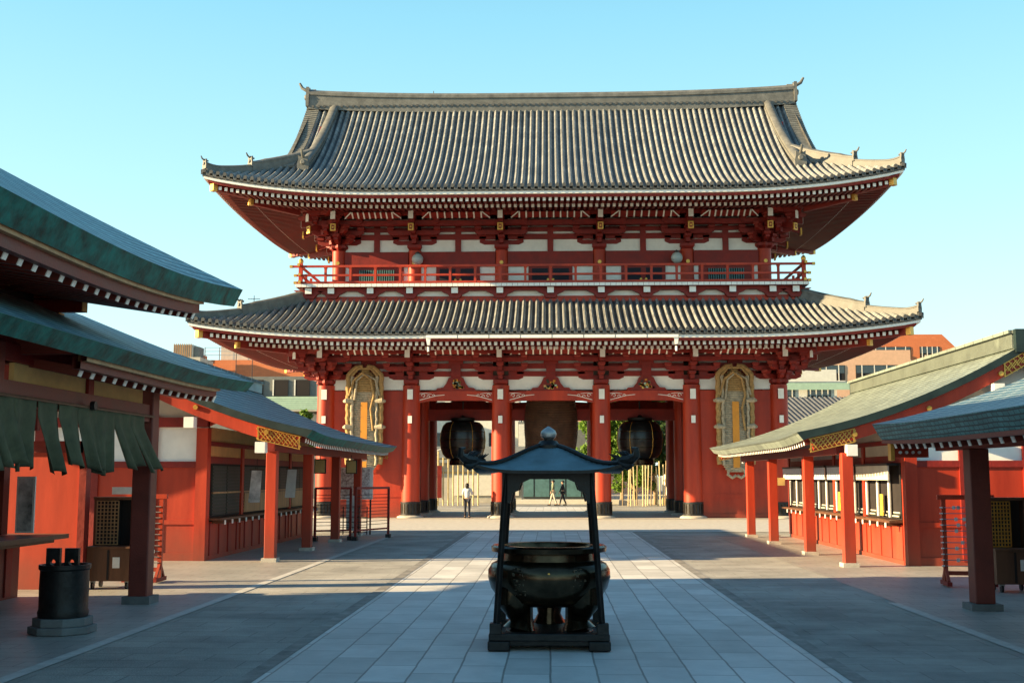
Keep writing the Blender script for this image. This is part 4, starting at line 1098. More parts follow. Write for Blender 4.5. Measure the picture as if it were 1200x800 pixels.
def cabinet(x, y, w, label, rz=0, kgrid='woodl'):
    root = empty('fortune_cabinet', (x, y, 0), label, 'cabinet', 'wheeled wooden fortune drawers')
    m = MB(); m.box(x - w / 2, x + w / 2, y - .25, y + .25, .14, .68, 'wood'); m.box(x - w / 2 - .02, x + w / 2 + .02, y - .27, y + .27, .68, .72, 'wood')
    m.box(x - .02, x + .02, y - .262, y - .25, .16, .66, 'dark'); m.build('body', root, bevel=.008)
    m = MB(); m.box(x - w / 2, x - w / 2 + .04, y + .0, y + .18, .72, 1.5, 'wood'); m.box(x + w / 2 - .04, x + w / 2, y, y + .18, .72, 1.5, 'wood'); m.box(x - w / 2, x + w / 2, y + .17, y + .2, .72, 1.5, 'dark')
    m.box(x - w / 2 - .01, x + w / 2 + .01, y - .02, y + .21, 1.5, 1.55, 'wood'); m.build('upper_case', root)
    m = MB(); gw = w * .5
    m.box(x - w / 2 + .05, x - w / 2 + .05 + gw, y + .02, y + .16, .74, 1.48, 'dark')
    for q in range(7): xx = x - w / 2 + .05 + gw * q / 6; m.box(xx - .008, xx + .008, y - .0, y + .018, .74, 1.48, kgrid)
    for q in range(13): zz_ = .74 + .74 * q / 12; m.box(x - w / 2 + .05, x - w / 2 + .05 + gw, y - .006, y + .012, zz_ - .008, zz_ + .008, kgrid)
    m.build('drawer_grid', root)
    m = MB(); m.box(x + .08, x + .2, y - .263, y - .252, .36, .54, 'paper'); m.build('notice_label', root)
    for sx_ in (-1, 1):
        for sy_ in (-1, 1):
            m = MB(); m.tube([(x + sx_ * (w / 2 - .08), y + sy_ * .18 - 0, .065), (x + sx_ * (w / 2 - .08) + .035, y + sy_ * .18, .065)], .06, 'black', 12); m.box(x + sx_ * (w / 2 - .08) - .02, x + sx_ * (w / 2 - .08) + .06, y + sy_ * .18 - .02, y + sy_ * .18 + .02, .1, .14, 'metal'); m.build('wheel', root)
    root.rotation_euler = (0, 0, rz)
    return root
cabinet(-7.52, 19.85, .75, 'brown wooden fortune cabinet on wheels beside the left red screen wall')
cabinet(7.62, 19.75, .62, 'brown wooden fortune cabinet on wheels behind the dark post on the right', kgrid='gold')

def board(name, x0, x1, y, z0, z1, k, label, cat, frame='iron', t=.02, alongY=False, legs=False):
    m = MB()
    if alongY:
        m.box(y - t, y + t, x0, x1, z0, z1, frame); m.box(y + t, y + t + .006, x0 + .03, x1 - .03, z0 + .03, z1 - .03, k)
    else:
        m.box(x0, x1, y - t, y + t, z0, z1, frame); m.box(x0 + .03, x1 - .03, y - t - .006, y - t, z0 + .03, z1 - .03, k)
    return tag(m.build(name), label, cat)
board('poster', -8.42, -8.13, 18.05, 1.02, 1.9, 'photo', 'tall poster with a hazy landscape picture standing on the left counter', 'poster', 'paper')
board('price_board', -7.5, -7.05, 19.62, 1.6, 1.72, 'paper', 'small white notice board over the left fortune cabinet', 'notice board', 'paper')
# banners hanging at shop on left
for i, (y, z0, z1, k, lb) in enumerate(((29.0, 1.25, 2.05, 'photo', 'white hanging banner with a picture beside the first shutters of the left shop'), (33.0, 1.3, 2.1, 'paper', 'plain white hanging banner further along the left shop'))):
    m = MB(); m.add([(-7.55, y - .0, z1), (-7.3, y + .05, z1), (-7.34, y + .05, z0), (-7.62, y, z0)], [(0, 1, 2, 3)], k); m.tube([(-7.6, y, z1 + .02), (-7.25, y + .05, z1 + .02)], .012, 'wood', 5)
    m.tube([(-7.42, y + .02, z1 + .02), (-7.42, y + .02, 2.35)], .006, 'iron', 4)
    tag(m.build('hanging_banner'), lb, 'banner')
for i, (x, y, lb) in enumerate(((-6.62, 33.0, 'beige hanging plaque under the eave of the left shop, nearer one'), (-6.1, 35.2, 'beige hanging plaque under the eave of the left shop, farther one'))):
    m = MB(); m.box(x - .17, x + .17, y, y + .04, 1.98, 2.4, 'iron'); m.box(x - .14, x + .14, y - .006, y, 2.01, 2.37, 'cream'); m.box(x - .01, x + .01, y, y + .02, 2.4, 2.55, 'iron')
    tag(m.build('hanging_plaque'), lb, 'plaque')
m = MB(); m.box(7.05, 7.35, 36.8, 36.84, 1.62, 1.86, 'cream'); m.box(7.0, 7.02, 36.8, 36.85, 0.1, 1.9, 'metal'); m.box(6.85, 7.15, 36.7, 36.95, .01, .08, 'metal')
tag(m.build('notice_stand'), 'small beige notice on a thin stand at the far end of the right shop', 'notice')
root = empty('poster_stand', (-6.6, 38.2, 0), 'poster stand with pink blossom print behind the left barriers', 'poster stand')
m = MB(); m.box(-7.1, -5.9, 38.2, 38.26, 1.15, 2.2, 'white'); m.box(-7.05, -6.0, 38.19, 38.2, 1.2, 2.15, 'pink'); m.build('panel', root)
m = MB(); m.box(-7.05, -7.0, 38.22, 38.28, 0, 1.2, 'iron'); m.box(-6.0, -5.95, 38.22, 38.28, 0, 1.2, 'iron'); m.build('legs', root)
# small black grid notice holder
root = empty('leaflet_stand', (-6.3, 36.4, 0), 'black wire leaflet stand with white sheets behind the left barriers', 'leaflet stand')
m = MB(); m.box(-6.45, -6.15, 36.42, 36.43, .2, 1.3, 'paper'); m.build('sheets', root)
m = MB()
for q in range(5): m.box(-6.8 + q * .25, -6.77 + q * .25, 36.36, 36.4, .1, .95, 'iron')
for q in range(6): m.box(-6.8, -5.77, 36.35, 36.38, .15 + q * .16, .17 + q * .16, 'iron')
m.build('wire_frame', root)

def barrier(p, q, label, h=1.5):
    root = empty('red_barrier', (p[0], p[1], 0), label, 'barrier', 'red barrier frames by the left shop')
    m = MB()
    for a in (p, q): m.cbox(a[0], a[1], h / 2 + .05, .07, .07, h, 'redd'); m.cbox(a[0], a[1], .06, .14, .3, .12, 'iron')
    P, Q = Vector((*p, 0)), Vector((*q, 0))
    for z, t in ((h + .05, .07), (.3, .05)): m.beam(P + Vector((0, 0, z)), Q + Vector((0, 0, z)), t, t, 'redd')
    m.build('frame', root)
    m = MB()
    for i in range(10): z = .45 + i * .1; m.tube([P + Vector((0, 0, z)), Q + Vector((0, 0, z))], .009, 'iron', 5)
    m.build('rods', root)
barrier((-7.0, 34.3), (-6.05, 34.9), 'dark red barrier frame with thin rods, nearer the left shop wall')
barrier((-5.85, 34.6), (-5.1, 36.3), 'dark red barrier frame with thin rods, closer to the path')

# black tub with two pierced uprights
tub = empty('bronze_tub', (-5.98, 14.2, 0), 'squat dark cylindrical tub with two pierced uprights on a stepped base at the left', 'tub')
m = MB(); P8 = lambda r: [(-5.98 + r * math.cos(PI / 8 + PI * q / 4), 14.2 + r * math.sin(PI / 8 + PI * q / 4)) for q in range(8)]
m.prism(P8(.40), .012, .1, 'stoned', 'xy'); m.prism(P8(.35), .1, .2, 'stoned', 'xy'); m.build('stepped_base', tub, bevel=.01)
m = MB(); m.lathe(-5.98, 14.2, [(.29, .2), (.3, .26), (.285, .3), (.29, .55), (.285, .76), (.305, .78), (.305, .83), (.27, .83), (.26, .74)], 'bronzedark', 36); m.build('drum', tub, smooth=True)
for s in (-1, 1):
    cx = -5.98 + s * .115; m = MB(); z0, z1, w = .72, 1.03, .085; cz, r = .86, .035
    sq = [(cx + w * a, z) for a, z in ((-1, z0), (1, z0), (1, z1), (-1, z1))]; n = 16
    out = []; inn = []
    for q in range(n):
        t = 2 * PI * q / n + PI / 4; ca, sa = math.cos(t), math.sin(t); e = 1 / max(abs(ca), abs(sa))
        hz = (z1 - cz) if sa > 0 else (cz - z0)
        out.append((cx + w * ca * e, cz + hz * sa * e)); inn.append((cx + r * ca, cz + r * sa))
    for y in (14.1, 14.16): m.add([(x, y, z) for x, z in out] + [(x, y, z) for x, z in inn], [(i, (i + 1) % n, n + (i + 1) % n, n + i) for i in range(n)], 'bronzedark')
    for ring_ in (out, inn): m.add([(x, 14.1, z) for x, z in ring_] + [(x, 14.16, z) for x, z in ring_], [(i, (i + 1) % n, n + (i + 1) % n, n + i) for i in range(n)], 'bronzedark')
    m.build('pierced_upright', tub)

# ------------------------------------------------------------------ people
def skin(name, pts, edges, rad, k, root_i=0, parent=None, sub=1):
    me = bpy.data.meshes.new(name); me.from_pydata(pts, edges, []); me.update(); me.materials.append(M[k])
    o = bpy.data.objects.new(name, me); col.objects.link(o)
    md = o.modifiers.new('skin', 'SKIN'); md.use_smooth_shade = True
    for i, v in enumerate(me.skin_vertices[0].data): v.radius = rad[i] if isinstance(rad[i], tuple) else (rad[i], rad[i]); v.use_root = (i == root_i)
    ss = o.modifiers.new('sub', 'SUBSURF'); ss.levels = sub; ss.render_levels = sub
    if parent is not None: o.parent = parent
    return o
def person(loc, rz, label, shirt, trous, stride=0.0, arms='camera', h=1.62, longhair=True):
    s = h / 1.7
    def V(x, y, z): return (x * s, y * s, z * s)
    st = stride
    J = dict(pel=V(0, 0, .93), waist=V(0, 0, 1.08), chest=V(0, .0, 1.28), neckb=V(0, 0, 1.42), neck=V(0, .01, 1.48), head=V(0, .015, 1.57), top=V(0, .02, 1.66))
    for sd, sx in (('L', -1), ('R', 1)):
        f = st * sx
        J['hip' + sd] = V(sx * .09, 0, .88); J['knee' + sd] = V(sx * .1, f * .5 + .02, .48); J['ank' + sd] = V(sx * .1, f - (0.0 if f > 0 else .04), .09); J['toe' + sd] = V(sx * .11, f + .13, .035)
        J['sh' + sd] = V(sx * .17, 0, 1.4)
        if arms == 'camera': J['el' + sd] = V(sx * .25, .08, 1.15); J['wr' + sd] = V(sx * (.12 if sx < 0 else .2), .26, 1.28); J['ha' + sd] = V(sx * .07, .32, 1.34)
        else: J['el' + sd] = V(sx * .22, -f * .35, 1.13); J['wr' + sd] = V(sx * .22, -f * .7 + .05, .89); J['ha' + sd] = V(sx * .21, -f * .75 + .07, .8)
    names = list(J); idx = {n: i for i, n in enumerate(names)}
    E_ = [('pel', 'waist'), ('waist', 'chest'), ('chest', 'neckb'), ('neckb', 'neck'), ('neck', 'head'), ('head', 'top')]
    for sd in 'LR': E_ += [('pel', 'hip' + sd), ('hip' + sd, 'knee' + sd), ('knee' + sd, 'ank' + sd), ('ank' + sd, 'toe' + sd), ('neckb', 'sh' + sd), ('sh' + sd, 'el' + sd), ('el' + sd, 'wr' + sd), ('wr' + sd, 'ha' + sd)]
    rad = dict(pel=(.13, .1), waist=(.115, .085), chest=(.145, .1), neckb=(.08, .07), neck=.05, head=(.075, .09), top=(.06, .075))
    for sd in 'LR': rad.update({'hip' + sd: .085, 'knee' + sd: .055, 'ank' + sd: .038, 'toe' + sd: .035, 'sh' + sd: .055, 'el' + sd: .04, 'wr' + sd: .028, 'ha' + sd: .035})
    def sc_r(r): return tuple(q * s for q in r) if isinstance(r, tuple) else r * s
    b = skin('person', [J[n] for n in names], [(idx[a], idx[c]) for a, c in E_], [sc_r(rad[n]) for n in names], 'skin')
    b.location = loc; b.rotation_euler = (0, 0, rz); tag(b, label, 'person')
    def clothes(name, ns, es, add, k, root):
        ii = {n: i for i, n in enumerate(ns)}
        return skin(name, [J[n] for n in ns], [(ii[a], ii[c]) for a, c in es], [tuple(q + add for q in (lambda r: r if isinstance(r, tuple) else (r, r))(sc_r(rad[n]))) for n in ns], k, ii[root], parent=b)
    clothes('shirt', ['pel', 'waist', 'chest', 'neckb', 'shL', 'elL', 'wrL', 'shR', 'elR', 'wrR'], [('pel', 'waist'), ('waist', 'chest'), ('chest', 'neckb'), ('neckb', 'shL'), ('shL', 'elL'), ('elL', 'wrL'), ('neckb', 'shR'), ('shR', 'elR'), ('elR', 'wrR')], .016, shirt, 'pel')
    clothes('trousers', ['pel', 'hipL', 'kneeL', 'ankL', 'hipR', 'kneeR', 'ankR'], [('pel', 'hipL'), ('hipL', 'kneeL'), ('kneeL', 'ankL'), ('pel', 'hipR'), ('hipR', 'kneeR'), ('kneeR', 'ankR')], .014, trous, 'pel')
    m = MB(); cx, cy, cz = V(0, -.005, 1.6)
    rows = []
    for i in range(9):
        ph = PI * i / 8 * (.78 if longhair else .6); r = []
        for j in range(13):
            th = 2 * PI * j / 12; r.append((cx + .098 * s * math.sin(ph) * math.cos(th), cy + .112 * s * math.sin(ph) * math.sin(th) - (.015 if i > 4 else 0), cz + .12 * s * math.cos(ph) - (.06 * s if longhair and i > 6 and math.sin(th) < .3 else 0) + (.05 * s if i > 5 and math.sin(th) > .5 else 0)))
        rows.append(r)
    m.grid(rows, 'hair'); hr = m.build('hair', None, smooth=True); hr.parent = b
    m = MB()   # face: nose, eyes, ears
    hx, hy, hz = V(0, .015, 1.58)
    m.tube([(0, hy + .085 * s, hz + .01), (0, hy + .112 * s, hz - .02)], [.008, .014], 'skin', 6); m.cbox(-.03, hy + .087 * s, hz + .012, .018, .006, .008, 'hair'); m.cbox(.03, hy + .087 * s, hz + .012, .018, .006, .008, 'hair'); m.cbox(0, hy + .085 * s, hz - .048, .04, .006, .008, 'pink')
    fc = m.build('face', None); fc.parent = b
    for sd in 'LR':
        m = MB(); a = Vector(J['ank' + sd]); t = Vector(J['toe' + sd])
        m.tube([a + Vector((0, -.05 * s, -.05 * s)), a + Vector((0, 0, -.045 * s)), t + Vector((0, 0, 0)), t + Vector((0, .05 * s, -.005))], [.035 * s, .045 * s, .042 * s, .025 * s], 'black', 8); sh = m.build('shoe', None, smooth=True); sh.parent = b
        m = MB(); w_ = Vector(J['wr' + sd]); hd = Vector(J['ha' + sd]); d = (hd - w_).normalized(); side = d.cross(Vector((0, 0, 1)));
        if side.length < .1: side = Vector((0, 1, 0))
        side.normalize()
        for q in range(4):
            o_ = side * (q - 1.5) * .017 * s; L_ = (.07, .08, .075, .06)[q] * s
            m.tube([hd + o_, hd + o_ + d * L_ * .6, hd + o_ + d * L_ + Vector((0, .01, -.01))], [.009 * s, .008 * s, .006 * s], 'skin', 6)
        m.tube([w_ + d * .03, w_ + d * .05 + side * .04 * s, w_ + d * .085 + side * .048 * s], [.011 * s, .01 * s, .007 * s], 'skin', 6)
        fg = m.build('fingers', None, smooth=True); fg.parent = b
    return b
person((-3.84, 53.0, .02), R(-8), 'person seen from behind in pale shirt and black trousers, hands raised, in gate passage', 'shirt', 'navy', 0, 'camera', 1.57)
person((.12, 76.5, .01), R(100), 'person in olive top and pale trousers walking beyond the gate, left of the pair', 'olive', 'cement', .2, 'walk', 1.66, False)
person((.75, 76.9, .01), R(80), 'person in dark clothes walking beyond the gate, right of the pair', 'navy', 'navy', .22, 'walk', 1.62, False)

# ------------------------------------------------------------------ beyond the gate
def tree(x, y, h, cr, trunkh, label, leaf='leaf', n=2600, cw=None, group='trees beyond the gate', tr=.14, nam='broadleaf_tree'):
    root = empty(nam, (x, y, 0), label, 'tree', group)
    m = MB(); pts = [(x, y, 0), (x + .05, y, trunkh * .5), (x - .06, y + .05, trunkh), (x, y, h * .8)]
    m.tube(pts, [tr, tr * .8, tr * .6, .03], 'bark', 8)
    cl = []
    for q in range(9):
        t = random.uniform(0, 2 * PI); zz_ = random.uniform(trunkh, h * .85); e = Vector((x + math.cos(t) * cr * .6, y + math.sin(t) * cr * .6, zz_ + .5))
        m.tube([(x, y, zz_ - .5), tuple(e)], [tr * .35, .02], 'bark', 5)
    m.build('trunk', root, smooth=True)
    c = MB()
    for q in range(60):
        t = random.uniform(0, 2 * PI); r_ = cr * math.sqrt(random.random()) * .85; zz_ = random.uniform(trunkh * .95, h)
        r_ *= 1 - .6 * max(0, (zz_ - (trunkh + h) / 2) / ((h - trunkh) / 2)) ** 2
        cl.append((Vector((x + r_ * math.cos(t), y + r_ * math.sin(t), zz_)), random.uniform(.35, .75) * cr * .45))
    vs = []; fs = []
    for i in range(n):
        cc, rr = random.choice(cl); d = Vector((random.gauss(0, 1), random.gauss(0, 1), random.gauss(0, .8))).normalized() * rr * random.random() ** .4
        p = cc + d; a = Vector((random.gauss(0, 1), random.gauss(0, 1), random.gauss(0, 1))).normalized(); b = a.cross(Vector((random.gauss(0, 1), random.gauss(0, 1), random.gauss(0, 1)))).normalized()
        sz = random.uniform(.09, .18); k = len(vs); vs += [p - a * sz, p + b * sz * .55, p + a * sz, p - b * sz * .55]; fs.append((k, k + 1, k + 2, k + 3))
    c.add(vs, fs, leaf); c.build('crown', root, recalc=False)
    return root
tspec = [(3.2, 80, 9.5, 1.7, 2.2, 'leaf', 'bright green tree seen just right of the great lantern'), (5.0, 83, 8.5, 1.8, 2.6, 'leaf', 'light green tree beyond the right passage, close to the red column'),
         (7.0, 79, 6.4, 1.3, 2.4, 'leafd', 'small dark green tree beyond the right passage'), (8.4, 84, 8.5, 2.0, 3.0, 'leafd', 'dense dark tree beyond the right passage, near the outer column'), (10.6, 82, 8, 2, 2.4, 'leaf', 'bright tree beyond the outer right bay'),
         (6.3, 88, 9.5, 2.6, 2, 'leafd', 'tall dark tree standing farthest back beyond the right passage')]
tspec += [(5.6, 79.5, 6.6, 1.5, 1.3, 'leaf', 'low bright bush of a tree behind the poles, nearer the path'), (9.3, 80.5, 6.2, 1.6, 1.2, 'leafd', 'low dark bushy tree behind the poles, farther from the path')]
for a in tspec: tree(*a[:5], a[6], a[5], 9000)
tree(-15.5, 72, 5.9, .7, 3.5, 'small bright green tree beside the left end of the gate', 'leaf', 1800)
# bamboo props / slim pale posts right
random.seed(3)
for i in range(22):
    x = 4.7 + i * .235 + random.uniform(-.06, .06); y = random.uniform(75, 77.5); h = random.uniform(2.4, 3.2)
    m = MB(); m.tube([(x, y, 0), (x + random.uniform(-.12, .12), y, h)], .045, 'bamboo' if i % 4 else 'bark', 6)
    tag(m.build('tree_prop'), 'pale slim prop pole in the row before the trees beyond the right passage', 'pole', 'slim poles before the trees')
root = empty('low_wall', (7.5, 75, 0), 'low pale stone wall at the foot of the poles beyond the right passage', 'low wall')
m = MB(); m.box(4.5, 6.2, 77.6, 77.9, 0, .35, 'stone'); m.box(7.4, 10.6, 77.6, 77.9, 0, .5, 'cream'); m.build('wall', root)
# sign post right passage
root = empty('sign_post', (8.25, 73.5, 0), 'thin yellow sign post with two white boards beyond the right passage', 'sign post')
m = MB(); m.tube([(8.1, 73.5, 0), (8.1, 73.5, 5.0)], .06, 'bamboo', 8); m.box(7.9, 8.6, 73.45, 73.5, 2.2, 2.3, 'bamboo'); m.build('pole', root)
for z in (3.3, 4.05):
    m = MB(); m.box(7.95, 8.65, 73.38, 73.44, z, z + .65, 'white'); m.build('sign_board', root)
# left passage: bamboo fence, wall, building
for i in range(11):
    x = -8.1 + i * .33; m = MB(); m.tube([(x, 76.2, 0), (x, 76.2, random.uniform(3.0, 3.9))], .055, 'bamboo', 6)
    tag(m.build('fence_pole'), 'tall pale pole in the row seen through the left passage', 'pole', 'pale poles beyond the left passage')
m = MB(); m.box(-8.3, -4.4, 76.3, 76.36, 2.1, 2.2, 'bamboo'); m.box(-8.3, -4.4, 76.3, 76.36, 3.0, 3.1, 'bamboo')
for q in range(7): m.beam((-8.3, 76.25, .9 + q * .4), (-7.3, 76.25, 1.3 + q * .4), .03, .06, 'white')
m.box(-7.5, -7.2, 76.1, 76.2, .5, 2.6, 'redd'); tag(m.build('rail_fence'), 'pale rail fence with crossed slats beyond the left passage', 'fence')
bd = empty('beige_building', (-5, 88, 0), 'sunlit beige building with grey roof seen through the left passage', 'building')
m = MB(); m.box(-12, -2.2, 86, 92, 0, 3.0, 'cement'); m.box(-7.2, -2.4, 85.9, 86, .5, 2.0, 'whitewall'); m.build('wall', bd)
m = MB(); m.prism([(85.4, 2.9), (89, 4.2), (92.6, 2.9)], -12.4, -2.0, 'greywall', 'yz'); m.build('roof', bd)
wb = empty('white_building', (-8, 105, 0), 'pale white block of shops far behind the left passage', 'building')
m = MB(); m.box(-15, -2.9, 104, 112, 0, 11, 'whitewall'); m.build('wall', wb)
for q in range(4):
    m = MB(); m.box(-14 + q * 2.8, -12.4 + q * 2.8, 103.95, 104, 4.5, 5.8, 'glass'); m.build('window', wb); m = MB(); m.box(-14 + q * 2.8, -12.4 + q * 2.8, 103.95, 104, 7.3, 8.6, 'glass'); m.build('window', wb)
for q in range(3): 
    m = MB(); m.box(-14.5 + q * 3, -13 + q * 3, 103.9, 103.95, 3.2, 4.0, ('orangeb', 'red', 'teal')[q]); m.build('shop_sign', wb)
bb = empty('shop_row', (0, 100, 0), 'row of blue grey shuttered shops far down the approach beyond the gate', 'shops')
m = MB(); m.box(-2.8, 4.0, 98, 104, 0, 6.5, 'greywall'); m.build('wall', bb)
for q in range(5): m = MB(); m.box(-2.7 + q * 1.33, -1.5 + q * 1.33, 97.9, 98, .2, 2.4, 'teal'); m.build('shutter', bb)
m = MB(); m.box(-2.8, 4.0, 97.6, 98, 2.6, 3.0, 'whitewall'); m.box(-2.75, -2.2, 97.7, 98, 3, 6.3, 'whitewall'); m.box(-2.1, -1.95, 97.7, 98, 3, 6.3, 'red'); m.box(-1.8, -1.5, 97.7, 98, 3, 6.3, 'whitewall'); m.build('awning', bb)
m = MB(); m.box(-2.9, 11, 81.0, 81.35, 0, .3, 'whitewall'); tag(m.build('kerb_wall'), 'low white kerb wall across the approach beyond the gate', 'kerb')

# ---- city around
def apartment(x0, x1, y, z1, floors, k, label, dep=14, cut=0, nam='apartment_building', wins=4):
    root = empty(nam, ((x0 + x1) / 2, y, 0), label, 'building')
    m = MB()
    if cut: m.prism([(x0, 0), (x0, z1), (x1 - cut, z1), (x1, z1 - cut), (x1, 0)], y, y + dep, k)
    else: m.box(x0, x1, y, y + dep, 0, z1, k)
    m.build('wall', root)
    fh = 3.0; n = wins; bw = (x1 - x0) / n
    for f in range(floors):
        z = z1 - .8 - (f + 1) * fh + .9
        for q in range(n):
            a = x0 + q * bw + .5; b = a + bw - 1.0
            if cut and b > x1 - cut and f == 0: b = min(b, x1 - cut - .3)
            if b - a < .8: continue
            w = MB(); w.box(a, b, y - .04, y + .1, z, z + 1.5, 'dark'); wn = w.build('window', root)
            w = MB(); w.box(a + .05, b - .05, y - .06, y - .04, z + .75, z + 1.45, 'glass'); w.box(a, b, y - .1, y - .05, z - .05, z + .05, 'whitewall')
            for s in range(4): xx = a + (b - a) * (s + .5) / 4; w.box(xx - .04, xx + .04, y - .08, y - .05, z, z + 1.5, 'whitewall')
            for s in range(3):
                w.cbox(random.uniform(a + .3, b - .3), y - .1, z + .3, .5, .1, .5, random.choice(['whitewall', 'cement', 'greywall']))
            w.build('pane', wn)
    return root
ap = apartment(30.0, 46.3, 130, 17.75, 4, 'orangewall', 'orange tiled apartment block with sloping end rising behind the right of the gate', cut=2.4, wins=3)
pe = apartment(22.3, 33.5, 108, 13.6, 2, 'peach', 'plain peach building between the gate and the orange block', wins=2, dep=10)
wv = apartment(17.6, 23.4, 95, 10.6, 1, 'whitewall', 'small white building just right of the gate', wins=2, dep=6)
m = MB(); m.box(17.4, 24.5, 94.3, 94.36, 8.9, 9.5, 'greenpanel'); m.box(17.4, 24.5, 94.28, 94.38, 9.5, 9.56, 'metal'); rl = m.build('balcony_panel', wv)
tr_ = empty('tiled_roof_house', (17, 82, 0), 'low house with grey ribbed tile roof just right of the gate', 'house')
m = MB(); rows = []
for i in range(61):
    pass
cols_ = []
for i in range(121):
    u = 12 + 10.5 * i / 120; h = .1 if i % 4 in (1, 2) else 0
    cols_.append([(u - 1.2 * (j / 6), 78 + 4 * j / 6, 5.3 + 2.1 * j / 6 + h) for j in range(7)])
m.grid(cols_, 'slate'); m.build('roof', tr_)
m = MB(); m.box(12.5, 20.5, 79, 86, 0, 5.5, 'whitewall'); m.box(10.6, 21.4, 82, 86.5, 7.2, 7.45, 'tiled'); m.build('wall', tr_)
# left side background
lo = empty('orange_terrace_building', (-31, 120, 0), 'orange building with railed roof terrace behind the left of the gate', 'building')
m = MB(); m.box(-38.5, -24, 120, 132, 0, 14.1, 'orangewall'); m.box(-38.6, -36.6, 119.8, 121, 14.1, 14.6, 'orangewall'); m.build('wall', lo)
m = MB()
for z in (14.6, 15.0, 15.4): m.box(-36.6, -24, 120, 120.05, z, z + .05, 'metal')
for q in range(9): m.box(-36.6 + q * 1.55, -36.52 + q * 1.55, 119.98, 120.07, 14.1, 15.45, 'metal')
m.build('terrace_railing', lo)
m = MB(); m.box(-36, -24, 124, 130, 14.1, 16.1, 'cement'); m.box(-36.2, -24, 123.8, 130.2, 16.1, 16.3, 'greywall'); m.build('penthouse', lo)
wt = empty('cooling_tower', (-37.6, 118, 14), 'tan ribbed rooftop cooling tower beside the orange terrace building', 'cooling tower')
m = MB(); m.box(-38.9, -36.9, 117, 119, 13.9, 15.4, 'cement')
for q in range(9): m.box(-38.9 + q * .22, -38.82 + q * .22, 116.9, 117, 13.9, 15.5, 'woodl')
m.build('casing', wt); m = MB(); m.box(-36.85, -36.3, 117.2, 118.8, 13.9, 15.2, 'greywall'); m.build('side_vent', wt)
m = MB(); m.box(-40, -35.5, 115, 119.5, 0, 13.9, 'cement'); m.build('support_building', wt)
gb = empty('green_balcony_building', (-25, 100, 0), 'grey building with pale green balcony front between left shop roof and gate', 'building')
m = MB(); m.box(-32, -19.6, 100, 108, 0, 10.6, 'greywall'); m.build('wall', gb)
m = MB(); m.box(-27.5, -19.5, 98.8, 98.9, 7.6, 8.75, 'greenpanel'); m.box(-27.5, -19.5, 98.8, 100, 7.5, 7.62, 'cement')
for q in range(6): m.box(-27.5, -19.5, 98.79, 98.8, 7.7 + q * .17, 7.72 + q * .17, 'teal')
m.build('balcony', gb)
m = MB()
for q in range(9): m.box(-27.4 + q * .95, -27.3 + q * .95, 99.9, 100, 5.2, 7.4, 'metal')
m.box(-27.5, -19.5, 99.85, 99.88, 5.2, 7.3, 'cement'); m.build('corrugated_panel', gb)
for q, x in enumerate((-26.5, -24.3, -22.4)):
    m = MB(); m.box(x, x + 1.3, 99.9, 100, 8.9, 10.3, 'dark'); m.box(x - .06, x + .06, 99.88, 99.95, 8.9, 10.3, 'whitewall'); m.build('window', gb)
m = MB(); m.box(-29.5, -28.8, 99.5, 100, 8.8, 10.4, 'cement'); m.box(-28, -27.2, 99.4, 100, 9.4, 10.2, 'whitewall'); m.build('air_conditioner', gb)
for i, (x, lb) in enumerate(((-23.6, 'tall thin rooftop antenna with cross arms left of the gate'), (-24.9, 'plain thin rooftop mast left of the antenna'))):
    m = MB(); Y_ = 90
    m.tube([(x, Y_, 0 if i else 0), (x, Y_, 16.2 if i == 0 else 16.6)], .03, 'iron', 5)
    if i == 0: m.box(x - .5, x + .5, Y_ - .02, Y_ + .02, 15.9, 15.94, 'iron'); m.box(x + .1, x + 1.0, Y_ - .02, Y_ + .02, 15.4, 15.43, 'iron'); [m.tube([(x - .4 + .25 * q, Y_ - .3, 15.92), (x - .4 + .25 * q, Y_ + .3, 15.92)], .01, 'iron', 4) for q in range(4)]
    tag(m.build('rooftop_antenna'), lb, 'antenna')
# more distant blocks closing the horizon
random.seed(11)
fars = [(-60, -44, 150, 13), (-90, -64, 170, 16), (50, 66, 150, 11), (70, 96, 160, 17), (-20, -13, 118, 9), (12, 21, 112, 8.5), (-6, 12, 135, 10)]
fl = ['wide pale block far off beyond the left shop', 'broad block farthest off on the left', 'pale block beyond the right shop', 'broad block farthest off on the right', 'low block behind the left end of the gate', 'low block behind the right end of the gate', 'grey block far behind the gate passages']
for (a, b, y, z), lb in zip(fars, fl): apartment(a, b, y, z, 2, random.choice(['whitewall', 'cement', 'peach']), lb, wins=4)

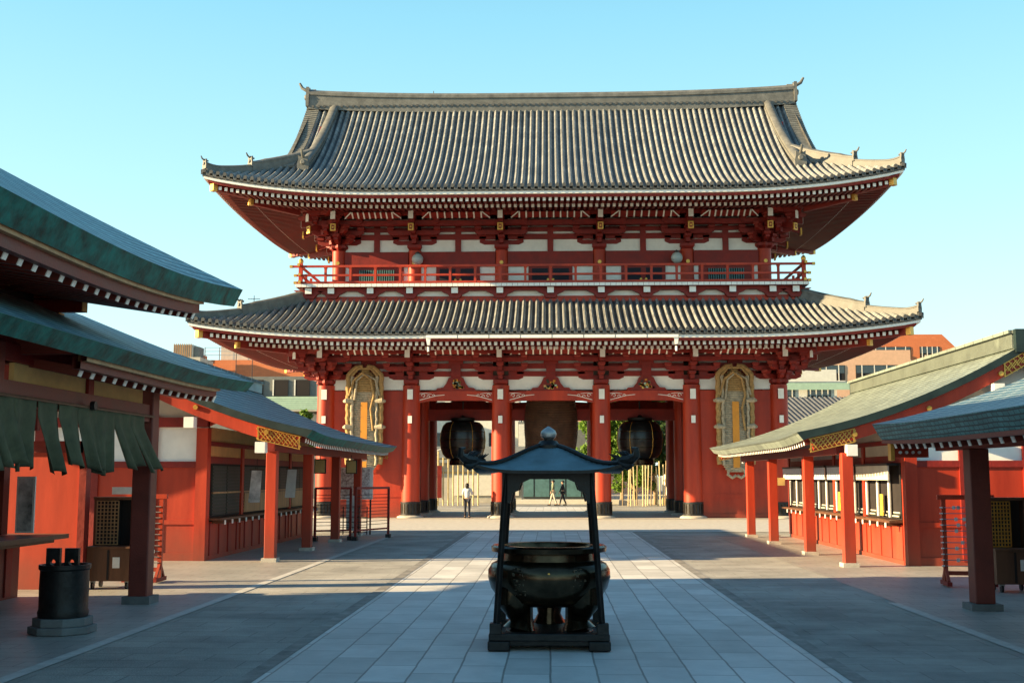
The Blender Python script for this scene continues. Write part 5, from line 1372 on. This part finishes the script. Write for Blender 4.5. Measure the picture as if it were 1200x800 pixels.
# ------------------------------------------------------------------ light, sky, camera
EL, AZ = R(17.4), R(10)    # sun from the left (-X), slightly behind the camera
sd = Vector((-math.cos(EL) * math.cos(AZ), -math.cos(EL) * math.sin(AZ), math.sin(EL)))
sun = bpy.data.lights.new('sun', 'SUN'); sun.energy = 18; sun.angle = R(.5); sun.color = (1, .74, .4)
so = bpy.data.objects.new('sun', sun); col.objects.link(so); so.rotation_euler = sd.to_track_quat('Z', 'Y').to_euler(); so.location = (-40, -10, 40)
w = bpy.data.worlds.new('World'); sc.world = w; w.use_nodes = True
N = w.node_tree.nodes; L = w.node_tree.links; bg = N['Background']
sky = N.new('ShaderNodeTexSky'); sky.sky_type = 'NISHITA'; sky.sun_disc = False
sky.sun_elevation = EL; sky.sun_rotation = math.atan2(sd.x, sd.y); sky.air_density = 1.0; sky.dust_density = .6; sky.ozone_density = 1.0
# the physical sky plus a pale cyan morning haze that thickens towards the horizon
tc = N.new('ShaderNodeTexCoord'); sx = N.new('ShaderNodeSeparateXYZ'); L.new(tc.outputs['Generated'], sx.inputs[0])
rp = N.new('ShaderNodeValToRGB'); cr = rp.color_ramp
cr.elements[0].position = 0; cr.elements[0].color = (.80, .97, .95, 1)
cr.elements[1].position = 1; cr.elements[1].color = (.04, .13, .28, 1)
for p_, c_ in ((.1, (.64, .93, .93, 1)), (.22, (.47, .85, .92, 1)), (.38, (.27, .67, .83, 1)), (.55, (.1, .34, .56, 1))):
    e = cr.elements.new(p_); e.color = c_
L.new(sx.outputs['Z'], rp.inputs[0])
sc1 = N.new('ShaderNodeVectorMath'); sc1.operation = 'SCALE'; sc1.inputs['Scale'].default_value = .06; L.new(sky.outputs[0], sc1.inputs[0])
ad = N.new('ShaderNodeVectorMath'); ad.operation = 'ADD'; L.new(sc1.outputs[0], ad.inputs[0]); L.new(rp.outputs[0], ad.inputs[1])
L.new(ad.outputs[0], bg.inputs[0]); bg.inputs[1].default_value = 1.0
cam = bpy.data.cameras.new('camera'); co = bpy.data.objects.new('camera', cam); col.objects.link(co)
cam.lens = 36 * 1350 / 1200; cam.sensor_width = 36; cam.clip_end = 8000; cam.clip_start = .05
pitch = math.atan(158 / 1350); yaw = math.atan(46 / math.hypot(1350, 158))
co.location = (0, 0, 1.9); co.rotation_euler = (PI / 2 + pitch, 0, yaw)
sc.camera = co
sc.view_settings.view_transform = 'Standard'; sc.view_settings.look = 'None'; sc.view_settings.exposure = 0; sc.view_settings.gamma = 1
sc.cycles.max_bounces = 6
